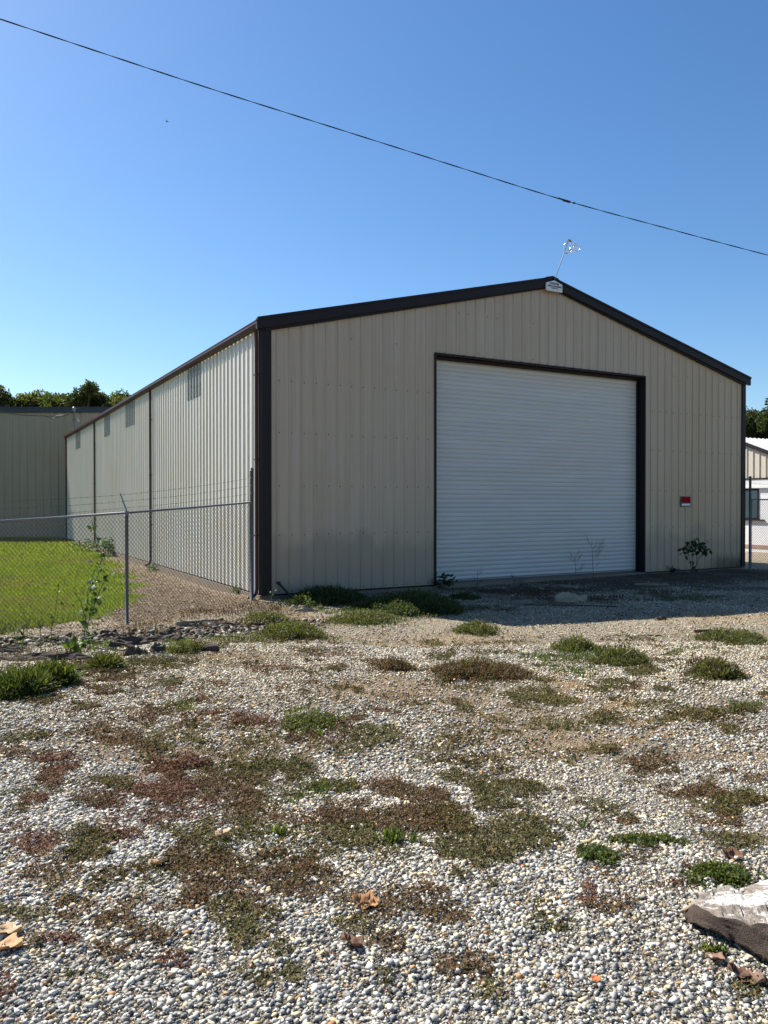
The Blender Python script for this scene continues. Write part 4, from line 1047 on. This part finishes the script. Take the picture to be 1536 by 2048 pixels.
# ------------------------------------------------------------------ plants
def leafset(P, size, pal, droop=.6, parent=None, name='foliage', mat='leaf'):
    """heart-like leaves made of four quads each"""
    n = len(P)
    T = np.array([[(0, 0, 0), (.42, .30, -.04), (.30, .75, -.10), (0, 1.1, -.22), (-.30, .75, -.10), (-.42, .30, -.04), (0, .5, .05)]])
    Fq = np.array([[0, 1, 6, 0], [1, 2, 6, 1], [2, 3, 6, 2], [3, 4, 6, 3], [4, 5, 6, 4], [5, 0, 6, 5]])[:, :3]
    s = size * rng.uniform(.6, 1.25, n); cc = np.array(pal)[rng.integers(0, len(pal), n)] * rng.uniform(.6, 1.3, (n, 1))
    V, Fa, Cc = scatter(T, Fq, np.array(P), np.stack([s, s, s], 1), rot_mats(n, droop), cc)
    return mesh_np(name, V, Fa, M[mat], parent, Cc, smooth=True)
# climbing weed on the fence
LG = [(.075, .12, .025), (.05, .09, .02), (.10, .14, .04), (.03, .05, .015)]  # darkest green paints leaves seen against the light
def climber(label, stems, size, per, base_px, group='weeds along the fence', name='tall_weed'):
    b0 = at(*base_px); t = empty(name, b0); tag(t, label, 'weed', group)
    mb = MB(); P = []
    for st in stems:
        pth = [at_depth(px, py, b0.y + dy) - b0 for px, py, dy in st]
        mb.tube(pth, [.007 * (1 - .6 * k / len(pth)) for k in range(len(pth))], 5)
        for k in range(len(pth) - 1):
            m_ = max(2, int(per * (pth[k + 1] - pth[k]).length))
            for _ in range(m_):
                q = pth[k].lerp(pth[k + 1], random.random()); P.append(q + Vector((random.gauss(0, .05), random.gauss(0, .05), random.gauss(0, .03))))
    mb.build('stem', M['stem'], t)
    leafset(P, size, LG, 1.1, t)
    return t
climber('tall leafy vine weed climbing the chain link mesh left of the line post', [
    [(165, 1300, 0), (178, 1240, .0), (185, 1190, .02), (196, 1150, .0), (205, 1110, 0), (196, 1085, 0)],
    [(165, 1300, 0), (172, 1230, .1), (176, 1180, .1), (190, 1140, .1), (215, 1105, .1), (222, 1092, .1)],
    [(178, 1240, 0), (200, 1180, 0), (216, 1150, 0), (226, 1146, 0)], [(196, 1085, 0), (188, 1060, 0), (183, 1040, 0)],
    [(172, 1240, .1), (160, 1200, 0), (150, 1185, 0)]], .075, 26, (165, 1296))
climber('slim leafy weed stalks at the foot of the fence vine', [[(140, 1305, 0), (146, 1280, 0), (150, 1262, 0)], [(160, 1306, 0), (168, 1275, 0), (172, 1255, 0)], [(150, 1305, 0), (135, 1285, 0)], [(168, 1310, 0), (182, 1290, 0)]], .10, 45, (155, 1306))
climber('thin upright weed stalk nearest the left edge by the fence', [[(46, 1288, 0), (47, 1262, 0), (52, 1240, 0), (46, 1222, 0)], [(46, 1275, 0), (38, 1256, 0)], [(47, 1272, 0), (60, 1275, 0)]], .06, 24, (46, 1290))
climber('straight thin weed stalk, second from the left edge by the fence', [[(82, 1305, 0), (81, 1270, 0), (80, 1250, 0), (74, 1236, 0)]], .05, 26, (82, 1304))
climber('weed stalk bending right, third from the left edge by the fence', [[(104, 1290, 0), (102, 1262, 0), (108, 1238, 0), (112, 1210, 0), (118, 1165, 0)], [(102, 1262, 0), (112, 1258, 0)]], .05, 14, (104, 1290))
# greenery at the foot of the side wall
def shrub(label, px, py, r, h, n, pal, size=.05, group='small weeds against the walls'):
    b0 = at(px, py); t = empty('small_weed', b0); tag(t, label, 'weed', group)
    P = []; mb = MB()
    for k in range(5):
        a = random.uniform(0, 6.28); e = Vector((math.cos(a) * r * random.uniform(.3, 1), math.sin(a) * r * .6, h * random.uniform(.6, 1))); mb.tube([(0, 0, 0), e * .5 + Vector((0, 0, .1 * h)), e], [.006, .004, .002], 4)
        for _ in range(n // 5): P.append(e * random.uniform(.3, 1) + Vector((random.gauss(0, r * .25), random.gauss(0, r * .2), random.gauss(0, h * .1))))
    mb.build('stem', M['stem'], t); leafset(P, size, pal, 1.0, t)
shrub('bushy weed against the side wall foundation behind the line post', 221, 1112, .55, .75, 260, LG, .10)
shrub('pale weed at the foot of the second downspout', 178, 1102, .8, .55, 220, LG, .10)
shrub('low weed at the foot of the middle downspout by the gravel strip', 312, 1142, .45, .22, 120, LG, .07)
shrub('small weed at the foundation left of the tall terminal post', 475, 1188, .30, .25, 80, LG, .06)
shrub('young weed on the sunny mound by the leaning angle bar', 619, 1222, .12, .30, 40, [(.14, .18, .05), (.10, .14, .04)], .06)
shrub('thin pale weed against the corner foundation', 541, 1205, .10, .32, 22, [(.14, .18, .05), (.10, .14, .04)], .045)
shrub('curled weed against the wall left of the door', 860, 1168, .12, .28, 26, [(.03, .05, .02)], .05)
shrub('leafy weed in the shade at the left end of the door sill', 886, 1178, .28, .38, 46, [(.035, .06, .03), (.05, .08, .04)], .14)
shrub('small drooping weed against the wall left of the sapling', 1340, 1145, .25, .26, 30, [(.03, .055, .02)], .15)
# sapling by the wall
b0 = at(1386, 1167); t = empty('sapling', b0); tag(t, 'three stemmed sapling with drooping dark leaves before the gable wall', 'sapling')
A_ = lambda px, py, dy=0.0: at_depth(px, py, b0.y + dy) - b0
mb = MB(); tips = []
for st in ([(1386, 1167), (1392, 1130), (1394, 1105), (1398, 1090)], [(1383, 1165), (1381, 1130), (1378, 1112), (1372, 1100)], [(1384, 1150), (1386, 1120), (1386, 1098), (1388, 1084)], [(1390, 1140), (1396, 1120), (1403, 1108), (1409, 1100)]):
    q = [A_(*s_) for s_ in st]; mb.tube(q, [.010, .008, .006, .003], 5); tips.append(q[-1]); tips.append(q[-2].lerp(q[-1], .6))
mb.build('stem', M['twig'], t); P = []
for q in tips:
    for k in range(12): P.append(q + Vector((random.gauss(0, .075), random.gauss(0, .09), random.gauss(.0, .05))))
for k in range(9): P.append(A_(1384 + random.uniform(-3, 5), 1130 + random.uniform(-10, 12)))
leafset(P, .125, [(.035, .06, .022), (.04, .07, .025), (.025, .045, .015)], 1.2, t)
# bare dead weeds before the door
def dead(label, px, py, hpx, seed, spread=.5, n=9):
    random.seed(seed); b0 = at(px, py); sc_ = b0.y / F; t = empty('dead_weed', b0); H = hpx * sc_
    mb = MB(); lean = random.uniform(-.1, .1) * H; top = Vector((lean, 0, H)); mb.tube([(0, 0, -.02), top * .5, top], [.007, .005, .002], 5)
    for k in range(n):
        s_ = top * random.uniform(.2, .8); sd = random.choice((-1, 1)); e = s_ + Vector((sd * H * spread * random.uniform(.3, .7), random.uniform(-.2, .2) * H, H * random.uniform(.15, .45)))
        mid = s_.lerp(e, .5) + Vector((0, 0, -.03 * H)); mb.tube([s_, mid, e], [.004, .003, .0015], 4)
        for j in range(2):
            e2 = mid + Vector((sd * H * .2 * random.uniform(.1, 1), random.uniform(-.1, .1) * H, H * random.uniform(.1, .25))); mb.tube([mid, e2], [.0025, .0012], 4)
    o = mb.build('stems', M['twig'], t); tag(t, label, 'dead weed', 'bare dead weeds in front of the door')
dead('tallest bare dead weed against the right part of the door', 1187, 1156, 76, 3)
dead('bare dead weed leaning left beside the tallest one', 1152, 1158, 52, 4, .55)
dead('bare forked stalk with a few pods in front of the left part of the door', 953, 1186, 50, 6, .3, 5)
dead('short dark dead stalks at the middle of the door sill', 1028, 1176, 26, 8, .4, 8)
dead('low dead weed beside the short dark stalks', 1042, 1174, 20, 9, .4, 6)

# ------------------------------------------------------------------ debris
def slab(name, label, cat, px, py, w, d, h, rz, tiltx, tilty, mat, seed, group=None, nz_=.25, lift=0.0):
    r = random.Random(seed); b0 = at(px, py); b0.z += lift
    me_v = []; n = 12
    outl = [(math.cos(2 * math.pi * k / n) * w / 2 * (1 + r.uniform(-nz_, nz_)), math.sin(2 * math.pi * k / n) * d / 2 * (1 + r.uniform(-nz_, nz_))) for k in range(n)]
    mb = MB(); R = Matrix.Rotation(rz, 3, 'Z') @ Matrix.Rotation(tiltx, 3, 'X') @ Matrix.Rotation(tilty, 3, 'Y')
    rings = [(1.0, -h * .5), (1.03, 0), (.96, h * .45), (.7, h * (.5 + r.uniform(-.1, .15))), (.35, h * (.52 + r.uniform(-.1, .2)))]
    base_i = 0
    for s_, z_ in rings:
        for (x_, y_) in outl: mb.v.append(tuple(R @ Vector((x_ * s_ * (1 + r.uniform(-.10, .10)), y_ * s_ * (1 + r.uniform(-.12, .12)), z_ + r.uniform(-.28, .28) * h))))
    mb.v.append(tuple(R @ Vector((0, 0, h * .55)))); ci = len(mb.v) - 1
    for k in range(len(rings) - 1):
        for q in range(n): mb.f.append((k * n + q, k * n + (q + 1) % n, (k + 1) * n + (q + 1) % n, (k + 1) * n + q)); mb.m.append(0); mb.sm.append(False)
    for q in range(n): mb.f.append(((len(rings) - 1) * n + q, (len(rings) - 1) * n + (q + 1) % n, ci)); mb.m.append(0); mb.sm.append(False)
    mb.f.append(tuple(range(n))[::-1]); mb.m.append(0); mb.sm.append(False)
    o = mb.build(name, mat); o.location = b0; return tag(o, label, cat, group)
AS = [('largest tilted black asphalt slab below the fence line post', 262, 1292, .95, .55, .16, .3, .35, .15), ('long dark asphalt slab just right of the largest tilted one', 330, 1283, .9, .42, .13, .2, .3, -.1),
      ('small black asphalt block at the foot of the asphalt heap', 268, 1310, .45, .3, .2, .8, .1, .2), ('dark asphalt block leaning in the middle of the heap', 315, 1302, .42, .3, .18, 1.4, .35, .1),
      ('flat dark asphalt plate nearest the building corner', 440, 1252, .85, .5, .10, .1, .2, .05), ('raised black asphalt lip on top of the upper plate', 428, 1243, .42, .2, .07, -.1, .15, .15),
      ('sloping black asphalt edge right of the weeds in the heap', 402, 1300, .75, .25, .12, -.5, .35, -.2), ('black asphalt chunk at the far left edge of the ditch', 12, 1305, .75, .3, .12, .1, .3, .1),
      ('long low asphalt ridge in the ditch left of the green tuft', 150, 1320, .75, .3, .14, .0, .3, .1), ('dark asphalt lump below the fence, left of the line post', 222, 1268, .40, .25, .12, .4, .2, 0),
      ('grey worn asphalt slab left in the ditch, half covered in dirt', 60, 1322, 1.05, .45, .12, .05, .3, 0), ('dark asphalt piece between the heap and the upper plate', 350, 1268, .55, .22, .10, .15, .3, .1)]
for k, a in enumerate(AS): slab('asphalt_chunk', a[0], 'asphalt', a[1], a[2], a[3] * .72, a[4] * .62, a[5] * .72, *a[6:], M['asphalt'], 40 + k, 'broken asphalt pieces along the ditch', .38)
n = 9000; tt = rng.random(n); cx_ = np.interp(tt, [0, .35, .6, .8, 1], [-8, -5.6, -4.2, -2.9, -1.5]); cy_ = np.interp(tt, [0, .35, .6, .8, 1], [10.8, 11.5, 12.3, 12.6, 13.7])
cx_ = cx_ + rng.normal(size=n) * .35; cy_ = cy_ + rng.normal(size=n) * .32; ss = .012 + .075 * rng.random(n) ** 3.2
cc = np.where(rng.random((n, 1)) < .72, np.array([[.095, .068, .046]]), np.array([[.36, .32, .26]])) * rng.uniform(.6, 1.3, (n, 1))
V, Fa, Cc = scatter(np.array([TH1[0][0]]), TH1[1][0], np.stack([cx_, cy_, height(cx_, cy_) + ss * .2], 1), np.stack([ss, ss * .8, ss * .5], 1), rot_mats(n, .7), cc)
tag(mesh_np('asphalt_rubble', V, Fa, M['stone'], None, Cc), 'crumbled dark asphalt and pale stones along the ditch', 'rubble', kind='stuff')
RK = [('pale rough rock in front of the ditch, largest of the small rocks', 150, 1362, .20, .16, .12, 0, 0, 0), ('small grey rock left of the pale rough rock', 96, 1384, .13, .10, .08, 0, 0, 0),
      ('flat white stone near the middle of the yard', 935, 1458, .13, .05, .03, 0, 0, 0), ('round white stone right of the olive mat, mid yard', 737, 1688 - 220, .07, .06, .04, 0, 0, 0),
      ('pale white stone beside the round white one', 764, 1464, .08, .05, .035, .3, 0, 0), ('dark angular rock on the sunlit gravel right of the door shadow', 1321, 1240, .25, .18, .12, 0, 0, 0),
      ('small white lump on the shadow edge', 1226, 1233, .12, .08, .06, 0, 0, 0), ('blue grey stone among the brown mats at left', 291, 1612, .075, .06, .05, 0, 0, 0),
      ('flat grey stone at the left end of the brown mat', 118, 1700, .075, .05, .03, .3, 0, 0), ('round grey stone beside the pale torn leaf', 266, 1752, .04, .04, .04, 0, 0, 0)]
for k, a in enumerate(RK): slab('rock', a[0], 'rock', a[1], a[2], a[3] * .75, a[4] * .75, a[5] * .6, *a[6:], M['rock' if k not in (1, 5) else 'asphalt'], 80 + k, None, .25, .005)
slab('rock', 'tan sandstone lump in the shade below the middle of the door', 'rock', 1140, 1203, .62, .4, .22, 0, 0, 0, M['sandstone'], 93, None, .2, .02)
slab('rock', 'orange brown earthy lump beside the leaning angle bar', 'rock', 603, 1222, .5, .3, .16, 0, 0, 0, M['sandstone'], 95, None, .25, .0)
# planks
def plank(label, px, py, L_, w, h, rz, ty=0, mat='wood', name='wood_plank', lift=.0):
    b0 = at(px, py); mb = MB(); mb.box((-L_ / 2, -w / 2, 0), (L_ / 2, w / 2, h)); 
    o = mb.build(name, M[mat]); bv = o.modifiers.new('b', 'BEVEL'); bv.width = min(h, w) * .12; o.location = b0 + Vector((0, 0, lift)); o.rotation_euler = (0, ty, rz); return tag(o, label, 'plank', None)
plank('weathered wood plank lying in the shade before the right door jamb', 1304, 1171, .85, .10, .05, -.25)
plank('square timber end sticking out of the gravel by the asphalt plate', 390, 1250, .62, .10, .085, .22, -.04)
plank('dark flat plank scrap on the green weeds', 1244, 1306, .30, .14, .03, .1, .12, 'twig')
plank('long dark stick lying in the shade in front of the door', 1140, 1212, 1.9, .03, .025, -.16, 0, 'twig', 'stick')
plank('long dark stick lying close to the door sill', 1075, 1182, 1.3, .03, .03, -.12, 0, 'twig', 'stick')
plank('thin brown stick on the sunlit gravel', 1300, 1272, .35, .025, .02, .02, 0, 'twig', 'stick')
plank('short dark stick beyond the thin brown one', 1405, 1264, .30, .04, .04, .2, 0, 'twig', 'stick')
# leaning steel angle against the wall
b0 = at(592, 1200); mb = MB(); a1 = at_depth(557, 1166, loc2w(wall_x(557), -.06).y) - b0; mb.tube([Vector((0, 0, -.05)), a1], .028, 4); mb.box((a1.x - .05, a1.y - .03, a1.z - .02), (a1.x + .05, a1.y + .03, a1.z + .03))
o = mb.build('angle_bar', M['black']); o.location = b0; tag(o, 'black steel angle bar leaning on the wall near the left corner', 'metal bar')
# thin rusty stake
b0 = at(271, 1395); mb = MB(); mb.tube([(0, 0, -.05), (-.01, 0, .2), (-.02, 0, at_depth(268, 1325, b0.y).z - b0.z)], .0045, 5); o = mb.build('wire_stake', M['rust']); o.location = b0; tag(o, 'thin rusty wire stake standing in the gravel by the ditch', 'stake')

# weathered stump slab, lower right
c0 = at(1500, 1880); gz0 = c0.z; r = random.Random(5)
def on_plane(px, py, z): d = ray(px, py); t_ = (z - CZ) / d.z; return Vector((d.x * t_, d.y * t_, z))
def resamp(pl, n):
    L_ = [0]
    for k in range(len(pl) - 1): L_.append(L_[-1] + (pl[k + 1] - pl[k]).length)
    out = []
    for q in range(n):
        t_ = L_[-1] * q / (n - 1); k = 0
        while k < len(pl) - 2 and L_[k + 1] < t_: k += 1
        out.append(pl[k].lerp(pl[k + 1], (t_ - L_[k]) / max(1e-9, L_[k + 1] - L_[k])))
    return out
NS = 110
back = resamp([on_plane(*p, gz0 + z) for p, z in (((1371, 1820), .04), ((1384, 1803), .045), ((1401, 1790), .05), ((1421, 1785), .05), ((1439, 1772), .055), ((1458, 1770), .055), ((1477, 1781), .055), ((1487, 1786), .05), ((1496, 1771), .06), ((1515, 1765), .06), ((1560, 1752), .06), ((1640, 1750), .06), ((1720, 1800), .05), ((1750, 1860), .04))], NS)
ridge = resamp([on_plane(*p, gz0 + z) for p, z in (((1371, 1820), .045), ((1389, 1806), .07), ((1407, 1820), .085), ((1439, 1836), .10), ((1477, 1839), .11), ((1499, 1851), .11), ((1533, 1848), .115), ((1590, 1880), .11), ((1660, 1900), .10), ((1735, 1890), .07), ((1751, 1862), .05))], NS)
front = resamp([on_plane(*p, gz0 + z) for p, z in (((1370, 1822), .03), ((1382, 1843), .035), ((1407, 1853), .04), ((1439, 1865), .045), ((1464, 1876), .045), ((1496, 1895), .045), ((1520, 1910), .04), ((1560, 1935), .04), ((1640, 1975), .03), ((1735, 1940), .03), ((1752, 1866), .03))], NS)
V = []; rows = []
for k in range(NS):
    tp = min(1, k / 6, (NS - 1 - k) / 6); B_, R_, F_ = back[k], ridge[k], front[k]; col_ = []
    for j in range(13):
        p = B_.lerp(R_, j / 12); q = fbm(p.x * 11, p.y * 26, 7, 4) - .5; st = .012 * (1 if fbm(p.x * 5, p.y * 16, 19, 2) > .52 else 0)
        col_.append(Vector((p.x, p.y, p.z + float(q) * .022 * tp + st * tp * (0 < j < 12))))
    for j in range(1, 9):
        p = R_.lerp(F_, j / 8); q = fbm(p.x * 16, p.y * 5 + p.z * 60, 9, 4) - .5
        col_.append(Vector((p.x, p.y - float(q) * .02 * tp, p.z + .010 * math.sin(math.pi * j / 8) * tp + float(q) * .012 * tp)))
    jag = float(fbm(k * .35, 3.0, 13, 3) - .5) * .02 * tp
    col_[-1] += Vector((0, jag, jag * .5))
    col_.append(F_ + Vector((0, .015, -.012))); col_.append(F_.lerp(B_, .35) + Vector((0, 0, -.035))); col_.append(B_ + Vector((0, -.02, -.05))); col_.append(B_ + Vector((0, .004, -.012)))
    rows.append(col_)
m_ = len(rows[0]); ctr = c0.copy(); V = [tuple(p - ctr) for row in rows for p in row]
Fc = [(k * m_ + j, (k + 1) * m_ + j, (k + 1) * m_ + (j + 1) % m_, k * m_ + (j + 1) % m_) for k in range(NS - 1) for j in range(m_)]
me = bpy.data.meshes.new('wood_slab'); me.from_pydata(V, [], Fc + [tuple(range(m_)), tuple((NS - 1) * m_ + j for j in range(m_))[::-1]])
me.materials.append(M['stump']); me.materials.append(M['stumpbark']); me.polygons.foreach_set('material_index', [0 if (q % m_) < 12 and q < (NS - 1) * m_ else 1 for q in range(len(me.polygons))]); o = bpy.data.objects.new('wood_slab', me); C.objects.link(o); o.location = ctr
bmx = bmesh.new(); bmx.from_mesh(me); bmesh.ops.recalc_face_normals(bmx, faces=bmx.faces[:]); bmx.to_mesh(me); bmx.free()
tag(o, 'weathered grey wood slab with white lichen at the lower right', 'wood')

# dead leaves
def dleaf(label, px, py, size, pal, rz, curl, seed):
    r = random.Random(seed); b0 = at(px, py + 6); n = 10
    rows = []
    for i in range(n + 1):
        t = i / n; w = math.sin(math.pi * min(1, t * 1.05)) ** .7 * .34 * (1 + .38 * math.sin(t * 15 + seed)) + .02
        row = []
        for j in range(5):
            u = (j / 4 - .5) * 2; x = u * w; y = t - .5
            z = curl * (u * u * .22 + (t - .5) ** 2 * .45 * (1 if seed % 2 else -.4)) + .04 * math.sin(9 * t + u * 3 + seed)
            row.append((x * size, y * size, z * size + .012))
        rows.append(row)
    V = [p for row in rows for p in row]; Fc = [(i * 5 + j, i * 5 + j + 1, (i + 1) * 5 + j + 1, (i + 1) * 5 + j) for i in range(n) for j in range(4)]
    col = np.array([np.array(pal) * (0.8 + .4 * r.random()) for _ in V])
    o = mesh_np('dead_leaf', np.array(V), np.array(Fc), M['deadleaf'], None, col, smooth=True)
    so = o.modifiers.new('s', 'SOLIDIFY'); so.thickness = .0012
    o.location = b0; o.rotation_euler = (r.uniform(-.35, .35), r.uniform(-.3, .3), rz)
    mb = MB(); mb.tube([(0, -.5 * size, curl * .3 * size + .012), (.02 * size, -.72 * size, .012), (.05 * size, -.85 * size, .02)], .0016, 4); mb.build('stalk', M['twig'], o)
    tag(o, label, 'leaf', 'dead leaves on the gravel')
OR = (.46, .235, .10); BRN = (.20, .11, .065); TAN = (.48, .33, .20)
dleaf('curled orange brown dead leaf near the bottom centre', 733, 1806, .115, OR, 1.25, .7, 1)
dleaf('dark brown dead leaf below the orange one', 705, 1888, .10, BRN, 1.3, .8, 2)
dleaf('pale torn dead leaf on the gravel left of centre', 318, 1728, .085, TAN, 1.4, .9, 3)
dleaf('narrow pale dead leaf standing on its edge by the olive mat', 446, 1672, .09, TAN, .2, 1.3, 4)
dleaf('tan dead leaf at the left edge, the upper of two', 14, 1864, .11, TAN, 1.5, .5, 5)
dleaf('tan orange dead leaf at the left edge, the lower of two', 18, 1892, .12, (.5, .3, .15), 1.4, .6, 6)
dleaf('brown dead leaf behind the grass tuft at the right', 1466, 1712, .095, BRN, 1.3, .9, 7)
dleaf('brown lobed dead leaf in the tuft before the wood slab', 1432, 1916, .075, (.26, .15, .10), .6, .5, 8)
dleaf('reddish brown dead leaf under the front of the wood slab', 1474, 1948, .075, (.17, .09, .055), 1.1, .8, 9)
dleaf('pinkish brown dead leaf at the lower right edge', 1508, 1960, .085, (.20, .12, .085), .9, .7, 10)
dleaf('tiny orange dead leaf lying on the bottom right gravel', 1192, 1957, .035, (.55, .18, .06), 1.2, .3, 11)
dleaf('small brown dead leaf at the tip of the wood slab', 1378, 1820, .05, (.42, .27, .14), .9, .5, 12)

# ------------------------------------------------------------------ a small bird far off
# (distant speck)
bp = at_depth(334, 243, 60); mb = MB(); mb.tube([(-.12, 0, 0), (0, 0, .01), (.14, 0, 0)], [.01, .04, .012], 6); mb.prism([(-.02, 0, 0), (.04, 0, 0), (.0, -.25, .06)], (0, 0, .01)); mb.prism([(.04, 0, 0), (-.02, 0, 0), (.0, .25, .06)], (0, 0, .01))
o = mb.build('bird', M['black']); o.location = bp; tag(o, 'tiny dark bird far off in the sky, upper left', 'bird')

# ------------------------------------------------------------------ light, sky, camera
w = bpy.data.worlds.new('World'); scene.world = w; w.use_nodes = True; nt = w.node_tree
sky = nt.nodes.new('ShaderNodeTexSky'); sky.sky_type = 'NISHITA'; sky.sun_disc = False; sky.sun_elevation = SUN_EL
sky.sun_rotation = math.atan2(SUN_AZ[0], SUN_AZ[1]); sky.altitude = 150; sky.air_density = 1.0; sky.dust_density = .45; sky.ozone_density = 2.6
bg = nt.nodes['Background']; bg.inputs['Strength'].default_value = .074
hs = nt.nodes.new('ShaderNodeHueSaturation'); hs.inputs['Saturation'].default_value = 1.2; nt.links.new(sky.outputs[0], hs.inputs['Color']); nt.links.new(mixc(nt, 1.0, hs.outputs[0], (.95, 1.0, 1.04), 'MULTIPLY'), bg.inputs[0])
sd = Vector((SUN_AZ[0] * math.cos(SUN_EL), SUN_AZ[1] * math.cos(SUN_EL), math.sin(SUN_EL)))
l = bpy.data.lights.new('sun', 'SUN'); l.energy = 5.0; l.angle = math.radians(.5); l.color = (1, .95, .87)
lo = bpy.data.objects.new('sun', l); C.objects.link(lo); lo.rotation_euler = sd.to_track_quat('Z', 'Y').to_euler()
cam = bpy.data.cameras.new('camera'); co_ = bpy.data.objects.new('camera', cam); C.objects.link(co_)
cam.sensor_fit = 'HORIZONTAL'; cam.sensor_width = 24; cam.lens = 24 * F / 1536; cam.clip_end = 3000; cam.clip_start = .05
co_.location = (0, 0, CZ); co_.rotation_euler = (math.pi / 2 - PITCH, 0, 0); scene.camera = co_
scene.view_settings.view_transform = 'Standard'; scene.view_settings.look = 'None'; scene.view_settings.exposure = 1.0; scene.view_settings.gamma = 1
scene.render.engine = 'CYCLES'
